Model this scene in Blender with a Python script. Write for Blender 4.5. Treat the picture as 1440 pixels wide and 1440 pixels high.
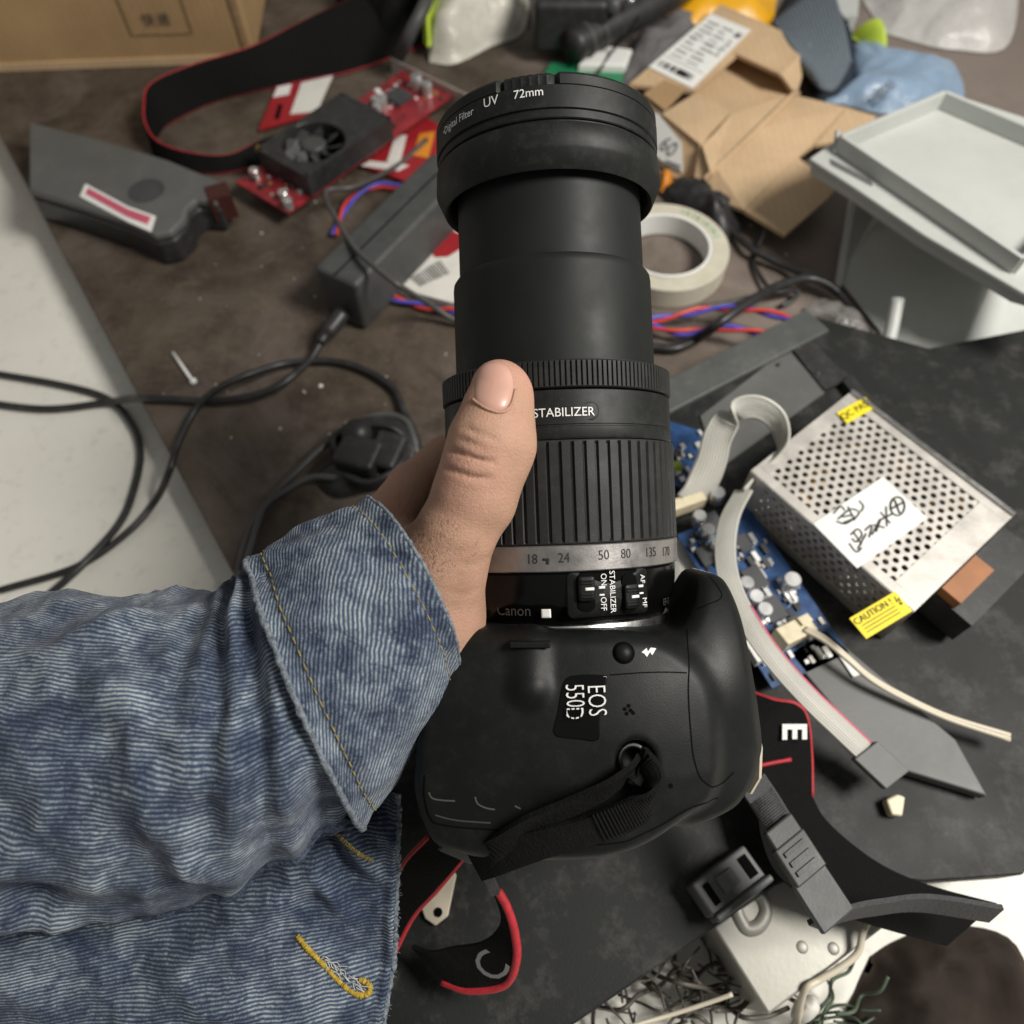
import bpy, math, random
import numpy as np
from mathutils import Vector, Matrix

random.seed(7)
rng = np.random.default_rng(11)
for o in list(bpy.data.objects):
    bpy.data.objects.remove(o)
scene = bpy.context.scene
COL = scene.collection

# ------------------------------------------------------------------ camera
F = 1081.0                      # focal length in photo pixels (1440 wide)
CAM_H = 0.37
TH = math.radians(30)
cd = bpy.data.cameras.new('photo_camera')
cd.sensor_width = 36.0
cd.lens = 36.0 * F / 1440.0
cd.clip_start = 0.01
cd.clip_end = 50
cd.dof.use_dof = True
cd.dof.focus_distance = 0.235
cd.dof.aperture_fstop = 10.0
cam = bpy.data.objects.new('photo_camera', cd)
COL.objects.link(cam)
cam.location = (0, 0, CAM_H)
cam.rotation_euler = (TH, 0, 0)
scene.camera = cam

# ------------------------------------------------------------------ light
w = bpy.data.worlds.new('World')
scene.world = w
w.use_nodes = True
bg = w.node_tree.nodes['Background']
bg.inputs[0].default_value = (1.0, 0.985, 0.95, 1)
bg.inputs[1].default_value = 0.22


def area(name, loc, target, size, power, col, shape='DISK'):
    ld = bpy.data.lights.new(name, 'AREA')
    ld.shape = shape
    ld.size = size
    ld.energy = power
    ld.color = col
    lo = bpy.data.objects.new(name, ld)
    COL.objects.link(lo)
    lo.location = loc
    d = Vector(target) - Vector(loc)
    lo.rotation_euler = d.to_track_quat('-Z', 'Y').to_euler()
    return lo


area('desk_lamp', (0.66, 0.09, 0.90), (0.0, 0.25, 0.0), 0.36, 14.2, (1.0, 0.965, 0.90))

scene.view_settings.view_transform = 'Standard'
scene.view_settings.look = 'None'
scene.view_settings.gamma = 1.0
scene.view_settings.exposure = 0.0
scene.view_settings.use_curve_mapping = False
scene.cycles.use_denoising = True
scene.cycles.max_bounces = 8

# ------------------------------------------------------------------ pixels to places
C0 = Vector((0, 0, CAM_H))
RGT = Vector((1, 0, 0))
UPV = Vector((0, math.cos(TH), math.sin(TH)))
FWD = Vector((0, math.sin(TH), -math.cos(TH)))


def ray(px, py):
    return RGT * ((px - 720) / F) + UPV * ((720 - py) / F) + FWD


def D(px, py, z=0.0):
    """place on the horizontal plane of height z seen at a photo pixel"""
    r = ray(px, py)
    return C0 + r * ((z - CAM_H) / r.z)


def PD(px, py, d):
    """place at depth d along the view"""
    return C0 + ray(px, py) * d


# the frame of the held camera: x = its top side, y = where the lens points, z = its left flank
ROLL = math.radians(2.2)
K0 = np.array([17.8, -34.9, 264.0])
KROT = Matrix.Rotation(ROLL, 4, 'Z')
_org = C0 + RGT * (K0[0] / 1000) + UPV * (K0[1] / 1000) + FWD * (K0[2] / 1000)
KM = Matrix.Translation(_org) @ Matrix(((RGT.x, UPV.x, -FWD.x, 0), (RGT.y, UPV.y, -FWD.y, 0),
                                        (RGT.z, UPV.z, -FWD.z, 0), (0, 0, 0, 1))) @ KROT


def kp(px, py, z):
    d = K0[2] - z
    x = (px - 720) * d / F - K0[0]
    y = (720 - py) * d / F - K0[1]
    c, s = math.cos(-ROLL), math.sin(-ROLL)
    return np.array([c * x - s * y, s * x + c * y, z])


def KW(p):
    """mm in the held camera's frame -> world"""
    return KM @ Vector((p[0] / 1000, p[1] / 1000, p[2] / 1000))


# ------------------------------------------------------------------ objects
def link_mesh(name, verts, faces, mat, root=None, parent=None, smooth=False, uv=None):
    """verts in world space; root = top-level empty whose frame they are stored in"""
    V = np.asarray(verts, dtype=float).reshape(-1, 3)
    if root is not None:
        inv = np.array(root.matrix_basis.inverted())
    else:
        c = V.mean(axis=0).copy()
        c[2] = V[:, 2].min()
        inv = np.eye(4)
        inv[:3, 3] = -c
    L = V @ inv[:3, :3].T + inv[:3, 3]
    me = bpy.data.meshes.new(name)
    me.from_pydata(L.tolist(), [], [list(map(int, f)) for f in faces])
    me.validate()
    if smooth:
        me.polygons.foreach_set('use_smooth', [True] * len(me.polygons))
    if uv is not None:
        lay = me.uv_layers.new(name='UVMap')
        li = np.zeros(len(me.loops), dtype=np.int32)
        me.loops.foreach_get('vertex_index', li)
        lay.data.foreach_set('uv', np.asarray(uv, dtype=float)[li].ravel())
    me.update()
    o = bpy.data.objects.new(name, me)
    COL.objects.link(o)
    if mat is not None:
        me.materials.append(mat)
    if root is None:
        o.location = c
    else:
        o.parent = parent if parent is not None else root
    return o


def tag(o, label, cat, group=None, kind=None):
    o['label'] = label
    o['category'] = cat
    if group:
        o['group'] = group
    if kind:
        o['kind'] = kind
    return o


def thing(name, label, cat, loc, rz=0.0, group=None, matrix=None):
    e = bpy.data.objects.new(name, None)
    COL.objects.link(e)
    e.empty_display_size = 0.02
    if matrix is not None:
        e.matrix_basis = matrix
    else:
        e.location = loc
        e.rotation_euler = (0, 0, rz)
    bpy.context.view_layer.update()
    return tag(e, label, cat, group)


def bevel(o, w, seg=2, ang=40):
    m = o.modifiers.new('bevel', 'BEVEL')
    m.width = w
    m.segments = seg
    m.limit_method = 'ANGLE'
    m.angle_limit = math.radians(ang)
    for p in o.data.polygons:
        p.use_smooth = True
    m.harden_normals = True
    return o


class MB:
    """collects shapes (world coordinates) into one mesh"""

    def __init__(s):
        s.v, s.f, s.uv = [], [], []

    def add(s, verts, faces):
        b = len(s.v)
        s.v.extend([tuple(x) for x in verts])
        s.f.extend([[i + b for i in f] for f in faces])

    def box(s, c, u, v, n):
        """centre c and three half-vectors"""
        c, u, v, n = map(Vector, (c, u, v, n))
        P = [c + u * a + v * b + n * d for d in (-1, 1) for b in (-1, 1) for a in (-1, 1)]
        if u.cross(v).dot(n) < 0:
            fl = [(0, 1, 3, 2), (4, 6, 7, 5), (0, 4, 5, 1), (2, 3, 7, 6), (0, 2, 6, 4), (1, 5, 7, 3)]
        else:
            fl = [(0, 2, 3, 1), (4, 5, 7, 6), (0, 1, 5, 4), (2, 6, 7, 3), (0, 4, 6, 2), (1, 3, 7, 5)]
        s.add(P, fl)

    def prism(s, poly, h):
        """polygon of world points pushed by vector h"""
        n = len(poly)
        P = [Vector(p) for p in poly]
        h = Vector(h)
        nn = Vector((0, 0, 0))
        for i in range(n):
            nn += (P[i] - P[0]).cross(P[(i + 1) % n] - P[0])
        if nn.dot(h) < 0:
            P.reverse()
        Q = [p + h for p in P]
        f = [list(range(n - 1, -1, -1)), list(range(n, 2 * n))]
        for i in range(n):
            j = (i + 1) % n
            f.append([i, j, n + j, n + i])
        s.add(P + Q, f)

    def tube(s, path, r, seg=8, cap=True):
        P = [Vector(p) for p in path]
        n = len(P)
        R = r if hasattr(r, '__len__') else [r] * n
        up = Vector((0.13, 0.21, 0.97)).normalized()
        rings = []
        t0 = (P[1] - P[0]).normalized()
        a = t0.cross(up)
        if a.length < 1e-4:
            a = t0.cross(Vector((1, 0, 0)))
        a.normalize()
        for i in range(n):
            t = (P[min(i + 1, n - 1)] - P[max(i - 1, 0)])
            if t.length < 1e-9:
                t = t0.copy()
            t.normalize()
            a = (a - t * a.dot(t))
            a.normalize()
            b = t.cross(a)
            rings.append([P[i] + (a * math.cos(2 * math.pi * k / seg) + b * math.sin(2 * math.pi * k / seg)) * R[i] for k in range(seg)])
        V = [p for q in rings for p in q]
        f = []
        for i in range(n - 1):
            for k in range(seg):
                k2 = (k + 1) % seg
                f.append([i * seg + k, i * seg + k2, (i + 1) * seg + k2, (i + 1) * seg + k])
        if cap:
            f.append(list(range(seg - 1, -1, -1)))
            f.append([(n - 1) * seg + k for k in range(seg)])
        s.add(V, f)

    def cyl(s, c, ax, r, seg=16, r2=None):
        c, ax = Vector(c), Vector(ax)
        s.tube([c, c + ax], [r, r if r2 is None else r2], seg)

    def band(s, path, wid, width, th):
        """flat strip; wid = width direction per point (or one)"""
        P = [Vector(p) for p in path]
        n = len(P)
        W = [Vector(x).normalized() for x in wid] if hasattr(wid[0], '__len__') else [Vector(wid).normalized()] * n
        WD = width if hasattr(width, '__len__') else [width] * n
        V, f = [], []
        for i in range(n):
            t = (P[min(i + 1, n - 1)] - P[max(i - 1, 0)]).normalized()
            w_ = (W[i] - t * W[i].dot(t)).normalized()
            nn = t.cross(w_)
            a, b = w_ * WD[i] / 2, nn * th / 2
            V += [P[i] - a - b, P[i] + a - b, P[i] + a + b, P[i] - a + b]
        for i in range(n - 1):
            for k in range(4):
                k2 = (k + 1) % 4
                f.append([i * 4 + k, i * 4 + k2, i * 4 + 4 + k2, i * 4 + 4 + k])
        f += [[3, 2, 1, 0], [4 * n - 4, 4 * n - 3, 4 * n - 2, 4 * n - 1]]
        s.add(V, f)

    def dome(s, c, ax, r, h, seg=14, rings=5):
        c, ax = Vector(c), Vector(ax).normalized()
        a = ax.cross(Vector((0.3, 0.9, 0.2))).normalized()
        b = ax.cross(a)
        V = []
        for i in range(rings):
            t = math.pi / 2 * i / rings
            rr, hh = r * math.cos(t), h * math.sin(t)
            V += [c + ax * hh + (a * math.cos(2 * math.pi * k / seg) + b * math.sin(2 * math.pi * k / seg)) * rr for k in range(seg)]
        V.append(c + ax * h)
        f = [list(range(seg - 1, -1, -1))]
        for i in range(rings - 1):
            for k in range(seg):
                k2 = (k + 1) % seg
                f.append([i * seg + k, i * seg + k2, i * seg + seg + k2, i * seg + seg + k])
        for k in range(seg):
            f.append([(rings - 1) * seg + k, (rings - 1) * seg + (k + 1) % seg, rings * seg])
        s.add(V, f)

    def build(s, name, mat, root=None, parent=None, smooth=False):
        return link_mesh(name, [tuple(x) for x in s.v], s.f, mat, root, parent, smooth)


def spline(pts, n=8):
    """Catmull-Rom through points"""
    P = [np.array(p, dtype=float) for p in pts]
    P = [2 * P[0] - P[1]] + P + [2 * P[-1] - P[-2]]
    out = []
    for i in range(1, len(P) - 2):
        p0, p1, p2, p3 = P[i - 1:i + 3]
        for k in range(n):
            t = k / n
            out.append(0.5 * ((2 * p1) + (p2 - p0) * t + (2 * p0 - 5 * p1 + 4 * p2 - p3) * t * t + (3 * p1 - p0 - 3 * p2 + p3) * t ** 3))
    out.append(P[-2])
    return out


def pxpath(pts, n=8):
    return [Vector(p) for p in spline([D(*p) for p in pts], n)]


def rect(p0, p1, p2, z):
    """rectangle from three photo pixels on height z: origin, along u, and a point giving the width"""
    a, b, c = D(p0[0], p0[1], z), D(p1[0], p1[1], z), D(p2[0], p2[1], z)
    u = b - a
    un = u.normalized()
    v = (c - a) - un * (c - a).dot(un)
    return a, u, v


# ------------------------------------------------------------------ writing
def text_verts(s, size, font=None, spacing=1.0, align='CENTER', thin=0.0):
    cu = bpy.data.curves.new('t', 'FONT')
    cu.body = s
    cu.size = size
    cu.space_character = spacing
    cu.align_x = align
    cu.align_y = 'CENTER'
    cu.resolution_u = 3
    cu.offset = -thin * size
    ob = bpy.data.objects.new('t', cu)
    COL.objects.link(ob)
    dg = bpy.context.evaluated_depsgraph_get()
    me = ob.evaluated_get(dg).to_mesh()
    V = np.array([v.co[:] for v in me.vertices]).reshape(-1, 3)
    Fc = [list(p.vertices) for p in me.polygons]
    ob.evaluated_get(dg).to_mesh_clear()
    bpy.data.objects.remove(ob)
    bpy.data.curves.remove(cu)
    return V[:, :2].copy(), Fc


def flat_text(s, size, o, u, v, lift=0.0004, **k):
    """text laid in the plane through o with unit axes u, v"""
    V, Fc = text_verts(s, size, **k)
    u, v = Vector(u).normalized(), Vector(v).normalized()
    n = u.cross(v).normalized()
    P = [Vector(o) + u * a + v * b + n * lift for a, b in V]
    return P, Fc


# ------------------------------------------------------------------ implicit surfaces
def surface_nets(fld, org, h):
    """fld: 3-D array of signed distances; returns verts (mm), quads"""
    ins = fld < 0
    n = fld.shape
    cnt = np.zeros((n[0] - 1, n[1] - 1, n[2] - 1))
    acc = np.zeros(cnt.shape + (3,))
    cs = [(i, j, k) for i in (0, 1) for j in (0, 1) for k in (0, 1)]

    def sub(a, c):
        return a[c[0]:n[0] - 1 + c[0], c[1]:n[1] - 1 + c[1], c[2]:n[2] - 1 + c[2]]
    tot = sum(sub(ins, c).astype(np.int8) for c in cs)
    act = (tot > 0) & (tot < 8)
    I = np.argwhere(act)
    acc = np.zeros((len(I), 3))
    cnt = np.zeros(len(I))
    for c in cs:
        for ax in range(3):
            if c[ax] == 1:
                continue
            c2 = list(c)
            c2[ax] = 1
            a = fld[I[:, 0] + c[0], I[:, 1] + c[1], I[:, 2] + c[2]]
            b = fld[I[:, 0] + c2[0], I[:, 1] + c2[1], I[:, 2] + c2[2]]
            m = (a < 0) != (b < 0)
            t = np.zeros(len(I))
            t[m] = a[m] / (a[m] - b[m])
            p = np.tile(np.array(c, float), (len(I), 1))
            p[:, ax] += t
            acc[m] += p[m]
            cnt[m] += 1
    V = (I + acc / cnt[:, None]) * h + np.array(org)
    idx = -np.ones(act.shape, dtype=np.int64)
    idx[act] = np.arange(len(I))
    Q = []
    for ax in range(3):
        a1, a2 = (ax + 1) % 3, (ax + 2) % 3
        s0 = [slice(None)] * 3
        s1 = [slice(None)] * 3
        s0[ax] = slice(0, n[ax] - 1)
        s1[ax] = slice(1, n[ax])
        A, B = ins[tuple(s0)], ins[tuple(s1)]
        E = np.argwhere(A != B)
        ok = (E[:, a1] > 0) & (E[:, a2] > 0) & (E[:, a1] < n[a1] - 1) & (E[:, a2] < n[a2] - 1)
        E = E[ok]
        fl = A[E[:, 0], E[:, 1], E[:, 2]]

        def cell(d1, d2):
            e = E.copy()
            e[:, a1] += d1
            e[:, a2] += d2
            return idx[e[:, 0], e[:, 1], e[:, 2]]
        q = np.stack([cell(-1, -1), cell(0, -1), cell(0, 0), cell(-1, 0)], axis=1)
        q[~fl] = q[~fl][:, ::-1]
        Q.append(q)
    return V, np.concatenate(Q)


def grid(lo, hi, h):
    ax = [np.arange(lo[i], hi[i] + h, h) for i in range(3)]
    return np.meshgrid(*ax, indexing='ij')


def smin(a, b, k):
    if k <= 0:
        return np.minimum(a, b)
    hh = np.clip(0.5 + 0.5 * (b - a) / k, 0, 1)
    return b * (1 - hh) + a * hh - k * hh * (1 - hh)


def cone_sdf(X, Y, Z, a, b, ra, rb):
    """round tapered capsule"""
    a, b = np.array(a, float), np.array(b, float)
    ba = b - a
    t = ((X - a[0]) * ba[0] + (Y - a[1]) * ba[1] + (Z - a[2]) * ba[2]) / ba.dot(ba)
    t = np.clip(t, 0, 1)
    dx, dy, dz = X - a[0] - t * ba[0], Y - a[1] - t * ba[1], Z - a[2] - t * ba[2]
    return np.sqrt(dx * dx + dy * dy + dz * dz) - (ra + (rb - ra) * t)


def poly_sdf(X, Y, P):
    """signed distance to a 2-D polygon"""
    P = np.asarray(P, float)
    d = np.full(X.shape, 1e9)
    inside = np.zeros(X.shape, bool)
    n = len(P)
    for i in range(n):
        a, b = P[i], P[(i + 1) % n]
        e = b - a
        wx, wy = X - a[0], Y - a[1]
        t = np.clip((wx * e[0] + wy * e[1]) / e.dot(e), 0, 1)
        d = np.minimum(d, (wx - t * e[0]) ** 2 + (wy - t * e[1]) ** 2)
        c = ((a[1] > Y) != (b[1] > Y))
        if abs(e[1]) > 1e-9:
            xi = a[0] + (Y - a[1]) / e[1] * e[0]
            inside ^= c & (X < xi)
    d = np.sqrt(d)
    return np.where(inside, -d, d)


def slab_sdf(p2, Z, z0, z1, r):
    """2-D distance field pushed between z0 and z1 with edges rounded by r"""
    q1 = p2 + r
    q2 = np.abs(Z - (z0 + z1) / 2) - (z1 - z0) / 2 + r
    return np.minimum(np.maximum(q1, q2), 0) + np.sqrt(np.maximum(q1, 0) ** 2 + np.maximum(q2, 0) ** 2) - r

# ------------------------------------------------------------------ materials
class NT:
    def __init__(s, name):
        s.m = bpy.data.materials.new(name)
        s.m.use_nodes = True
        s.t = s.m.node_tree
        s.b = s.t.nodes['Principled BSDF']

    def n(s, kind, **k):
        q = s.t.nodes.new(kind)
        for a, b in k.items():
            setattr(q, a, b)
        return q

    def l(s, a, b):
        s.t.links.new(a, b)

    def coord(s, which='Object', scale=1.0, rot=(0, 0, 0)):
        c = s.n('ShaderNodeTexCoord')
        mp = s.n('ShaderNodeMapping')
        mp.inputs['Scale'].default_value = (scale,) * 3 if not hasattr(scale, '__len__') else scale
        mp.inputs['Rotation'].default_value = rot
        s.l(c.outputs[which], mp.inputs[0])
        return mp.outputs[0]

    def noise(s, co, scale, detail=4, rough=0.55, dist=0.0):
        q = s.n('ShaderNodeTexNoise')
        q.inputs['Scale'].default_value = scale
        q.inputs['Detail'].default_value = detail
        q.inputs['Roughness'].default_value = rough
        q.inputs['Distortion'].default_value = dist
        s.l(co, q.inputs['Vector'])
        return q.outputs[0]

    def ramp(s, fac, stops):
        q = s.n('ShaderNodeValToRGB')
        e = q.color_ramp.elements
        while len(e) < len(stops):
            e.new(0.5)
        for i, (p, c) in enumerate(stops):
            e[i].position = p
            e[i].color = (*c, 1) if len(c) == 3 else c
        s.l(fac, q.inputs[0])
        return q.outputs[0]

    def mix(s, f, a, b, mode='MIX'):
        q = s.n('ShaderNodeMix', data_type='RGBA', blend_type=mode)
        for sock, v in ((q.inputs[0], f), (q.inputs[6], a), (q.inputs[7], b)):
            if hasattr(v, 'is_linked'):
                s.l(v, sock)
            elif hasattr(v, '__len__'):
                sock.default_value = (*v, 1)
            else:
                sock.default_value = v
        return q.outputs[2]

    def math(s, op, a, b=0.0, clamp=False):
        q = s.n('ShaderNodeMath', operation=op, use_clamp=clamp)
        for sock, v in ((q.inputs[0], a), (q.inputs[1], b)):
            if hasattr(v, 'is_linked'):
                s.l(v, sock)
            else:
                sock.default_value = v
        return q.outputs[0]

    def bump(s, h, strength, dist):
        q = s.n('ShaderNodeBump')
        q.inputs['Strength'].default_value = strength
        q.inputs['Distance'].default_value = dist
        s.l(h, q.inputs['Height'])
        s.l(q.outputs[0], s.b.inputs['Normal'])

    def rgh(s, v):
        if hasattr(v, 'is_linked'):
            s.l(v, s.b.inputs['Roughness'])
        else:
            s.b.inputs['Roughness'].default_value = v


def mat(name, col, rough=0.5, metal=0.0, var=0.15, scale=60.0, bump=0.15, bscale=900.0, bdist=0.0003, spec=0.5, dust=0.0, coat=0.0):
    """plain material with mottled colour, uneven gloss and fine relief"""
    N = NT(name)
    co = N.coord('Object')
    a = N.noise(co, scale, 5)
    lo = tuple(c * (1 - var) for c in col)
    hi = tuple(min(1, c * (1 + var)) for c in col)
    c = N.ramp(a, [(0.3, lo), (0.7, hi)])
    if dust > 0:
        d = N.noise(co, scale * 2.3, 8, 0.75)
        c = N.mix(N.ramp(d, [(0.5, (0, 0, 0)), (0.75, (dust,) * 3)]), c, (0.35, 0.33, 0.30))
    N.l(c, N.b.inputs['Base Color'])
    N.rgh(N.math('ADD', N.math('MULTIPLY', N.math('SUBTRACT', a, 0.5), 0.35), rough, True))
    N.b.inputs['Metallic'].default_value = metal
    N.b.inputs['Specular IOR Level'].default_value = spec
    N.b.inputs['Coat Weight'].default_value = coat
    if bump > 0:
        N.bump(N.noise(co, bscale, 3), bump, bdist)
    return N.m


M = {}
M['lens_black'] = mat('lens_black', (0.0065, 0.0074, 0.007), 0.52, spec=0.32, bump=0.10, bscale=2600, bdist=0.0002, var=0.10, dust=0.05, scale=110)
M['lens_barrel'] = mat('lens_barrel', (0.0085, 0.0098, 0.0092), 0.56, spec=0.27, bump=0.05, bscale=1500, bdist=0.0001, var=0.08)
M['rubber'] = mat('rubber', (0.0072, 0.0078, 0.0075), 0.62, bump=0.2, bscale=1800, bdist=0.0003, dust=0.05)
M['body_black'] = mat('body_black', (0.0050, 0.0056, 0.0053), 0.48, spec=0.22, bump=0.18, bscale=2400, bdist=0.00025, var=0.10, dust=0.02)
M['gloss_black'] = mat('gloss_black', (0.003, 0.003, 0.003), 0.20, spec=0.22, bump=0.0, var=0.05)
M['seam'] = mat('seam', (0.002, 0.002, 0.002), 0.9, bump=0, spec=0.1)
M['gunmetal'] = mat('gunmetal', (0.30, 0.285, 0.275), 0.36, metal=0.75, var=0.12, scale=200, bump=0.1, bscale=1500)
M['steel'] = mat('steel', (0.55, 0.55, 0.54), 0.28, metal=1.0, var=0.15, scale=120, bump=0.1)
M['zinc'] = mat('zinc', (0.57, 0.54, 0.50), 0.46, metal=0.55, var=0.10, scale=90, bump=0.15, bscale=500, dust=0.12)
M['lid_metal'] = mat('lid_metal', (0.33, 0.32, 0.285), 0.48, metal=0.35, var=0.10, scale=60, bump=0.15, bscale=500, dust=0.12)
M['print_white'] = mat('print_white', (0.78, 0.78, 0.75), 0.5, bump=0, var=0.06, scale=700)
M['print_grey'] = mat('print_grey', (0.16, 0.16, 0.155), 0.5, bump=0, var=0.1)
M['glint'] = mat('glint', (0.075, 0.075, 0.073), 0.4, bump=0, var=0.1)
M['print_dim'] = mat('print_dim', (0.045, 0.045, 0.045), 0.5, bump=0, var=0.1)
M['ink'] = mat('ink', (0.012, 0.012, 0.013), 0.6, bump=0)
M['black_plastic'] = mat('black_plastic', (0.022, 0.022, 0.022), 0.45, bump=0.15, var=0.2, dust=0.10)
M['dark_grey'] = mat('dark_grey', (0.055, 0.057, 0.056), 0.5, bump=0.15, var=0.15, dust=0.10)
M['tray_black'] = mat('tray_black', (0.014, 0.0148, 0.0142), 0.55, bump=0.25, bscale=1200, var=0.30, scale=25, dust=0.16, spec=0.25)
M['tray_rim'] = mat('tray_rim', (0.080, 0.084, 0.080), 0.45, bump=0.2, bscale=900, var=0.14, scale=40, dust=0.18)
M['grey_panel'] = mat('grey_panel', (0.105, 0.107, 0.103), 0.5, bump=0.15, var=0.1, scale=30, dust=0.10)
M['cable_black'] = mat('cable_black', (0.020, 0.020, 0.021), 0.42, bump=0.1, var=0.2, dust=0.12)
M['cable_grey'] = mat('cable_grey', (0.075, 0.072, 0.068), 0.45, bump=0.1, var=0.2)
M['tangle'] = mat('tangle', (0.085, 0.074, 0.062), 0.5, bump=0.1, var=0.75, scale=22)
M['cable_white'] = mat('cable_white', (0.62, 0.56, 0.44), 0.4, bump=0.1, var=0.1)
M['wire_red'] = mat('wire_red', (0.62, 0.055, 0.045), 0.38, bump=0, var=0.1)
M['wire_blue'] = mat('wire_blue', (0.085, 0.085, 0.50), 0.38, bump=0, var=0.1)
M['web_black'] = mat('web_black', (0.0065, 0.0065, 0.0065), 0.85, spec=0.12, bump=0.7, bscale=1100, bdist=0.0006, var=0.3, scale=300)
M['web_grey'] = mat('web_grey', (0.045, 0.045, 0.047), 0.7, bump=0.6, bscale=900, bdist=0.0006, var=0.3, scale=300)
M['red_edge'] = mat('red_edge', (0.42, 0.018, 0.028), 0.6, bump=0.5, bscale=1200, var=0.2, scale=400)
M['white_plastic'] = mat('white_plastic', (0.50, 0.515, 0.49), 0.42, bump=0.08, var=0.08, scale=14, dust=0.28)
M['pcb_red'] = mat('pcb_red', (0.24, 0.020, 0.026), 0.38, bump=0.3, bscale=500, var=0.5, scale=110)
M['pcb_blue'] = mat('pcb_blue', (0.018, 0.060, 0.17), 0.35, bump=0.3, bscale=500, var=0.5, scale=120)
M['pcb_green'] = mat('pcb_green', (0.02, 0.20, 0.085), 0.35, bump=0.2, var=0.2)
M['chip'] = mat('chip', (0.050, 0.052, 0.055), 0.5, bump=0.05, var=0.2)
M['alu'] = mat('alu', (0.75, 0.75, 0.74), 0.30, metal=0.85, var=0.1, bump=0.05)
M['gold'] = mat('gold', (0.55, 0.33, 0.07), 0.4, metal=0.5, var=0.3)
M['label_white'] = mat('label_white', (0.80, 0.80, 0.77), 0.5, bump=0.1, bscale=300, var=0.03, scale=40)
M['label_yellow'] = mat('label_yellow', (0.85, 0.70, 0.015), 0.45, bump=0.1, bscale=300, var=0.05)
M['paper_white'] = mat('paper_white', (0.70, 0.68, 0.63), 0.7, bump=0.3, bscale=120, bdist=0.001, var=0.05)
M['red_print'] = mat('red_print', (0.32, 0.014, 0.020), 0.5, bump=0, var=0.08)
M['pink_print'] = mat('pink_print', (0.55, 0.10, 0.16), 0.5, bump=0, var=0.08)
M['green_print'] = mat('green_print', (0.10, 0.42, 0.22), 0.5, bump=0, var=0.1)
M['yellow_pack'] = mat('yellow_pack', (0.80, 0.40, 0.010), 0.35, bump=0.4, bscale=60, bdist=0.002, var=0.06)
M['orange'] = mat('orange', (0.62, 0.22, 0.02), 0.4, var=0.2)
M['copper'] = mat('copper', (0.32, 0.13, 0.05), 0.5, var=0.2)
M['nylon'] = mat('nylon', (0.68, 0.60, 0.42), 0.45, bump=0.1, var=0.12, scale=200)
M['nail'] = mat('nail', (0.55, 0.315, 0.245), 0.36, bump=0.08, bscale=400, var=0.06, scale=120, coat=0.15)
M['lime'] = mat('lime', (0.48, 0.62, 0.06), 0.5, var=0.1)
M['thread'] = mat('thread', (0.30, 0.235, 0.075), 0.8, bump=0.4, bscale=2500, var=0.35, scale=500)
M['thread_bright'] = mat('thread_bright', (0.42, 0.29, 0.035), 0.8, bump=0.5, bscale=2500, var=0.35, scale=700)
M['thread_white'] = mat('thread_white', (0.58, 0.58, 0.56), 0.7, bump=0.4, bscale=2500, var=0.2, scale=700)
M['tag_cream'] = mat('tag_cream', (0.52, 0.46, 0.36), 0.5, bump=0.15, var=0.12)
M['ribbon'] = mat('ribbon', (0.50, 0.49, 0.44), 0.42, bump=0.0, var=0.08, scale=40)


def desk_material():
    N = NT('desk_top')
    co = N.coord('Object')
    a = N.noise(co, 7, 8, 0.62, 0.4)
    b = N.noise(co, 38, 8, 0.68)
    c = N.noise(co, 260, 4, 0.7)
    base = N.ramp(a, [(0.30, (0.062, 0.047, 0.034)), (0.52, (0.092, 0.071, 0.052)), (0.72, (0.125, 0.099, 0.076))])
    base = N.mix(N.ramp(b, [(0.44, (0, 0, 0)), (0.64, (0.80,) * 3)]), base, (0.040, 0.028, 0.020))
    base = N.mix(N.ramp(c, [(0.55, (0, 0, 0)), (0.75, (0.35,) * 3)]), base, (0.17, 0.142, 0.118))
    # pinkish grey dust wiped about
    d = N.noise(co, 14, 6, 0.7, 0.8)
    base = N.mix(N.ramp(d, [(0.45, (0, 0, 0)), (0.70, (0.45,) * 3)]), base, (0.215, 0.175, 0.155))
    # a paler pinkish grey tone, stronger towards the right
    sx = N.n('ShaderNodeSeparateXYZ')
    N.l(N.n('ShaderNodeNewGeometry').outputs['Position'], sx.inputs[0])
    side_tone = N.math('ADD', N.math('MULTIPLY', sx.outputs[0], 2.4), N.math('MULTIPLY', d, 0.9))
    base = N.mix(N.ramp(side_tone, [(0.42, (0, 0, 0)), (0.95, (0.62,) * 3)]), base, (0.27, 0.222, 0.195))
    N.l(base, N.b.inputs['Base Color'])
    N.rgh(N.math('ADD', N.math('MULTIPLY', b, 0.4), 0.40, True))
    N.b.inputs['Specular IOR Level'].default_value = 0.3
    N.bump(b, 0.12, 0.0008)
    return N.m


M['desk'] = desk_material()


def pale_table_material():
    N = NT('pale_table_top')
    co = N.coord('Object')
    a = N.noise(co, 9, 6, 0.6)
    b = N.noise(co, 120, 6, 0.7)
    base = N.ramp(a, [(0.3, (0.74, 0.715, 0.64)), (0.7, (0.82, 0.80, 0.73))])
    base = N.mix(N.ramp(b, [(0.55, (0, 0, 0)), (0.8, (0.4,) * 3)]), base, (0.22, 0.19, 0.15))
    N.l(base, N.b.inputs['Base Color'])
    N.rgh(0.5)
    N.bump(b, 0.06, 0.0005)
    return N.m


M['pale_table'] = pale_table_material()


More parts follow.
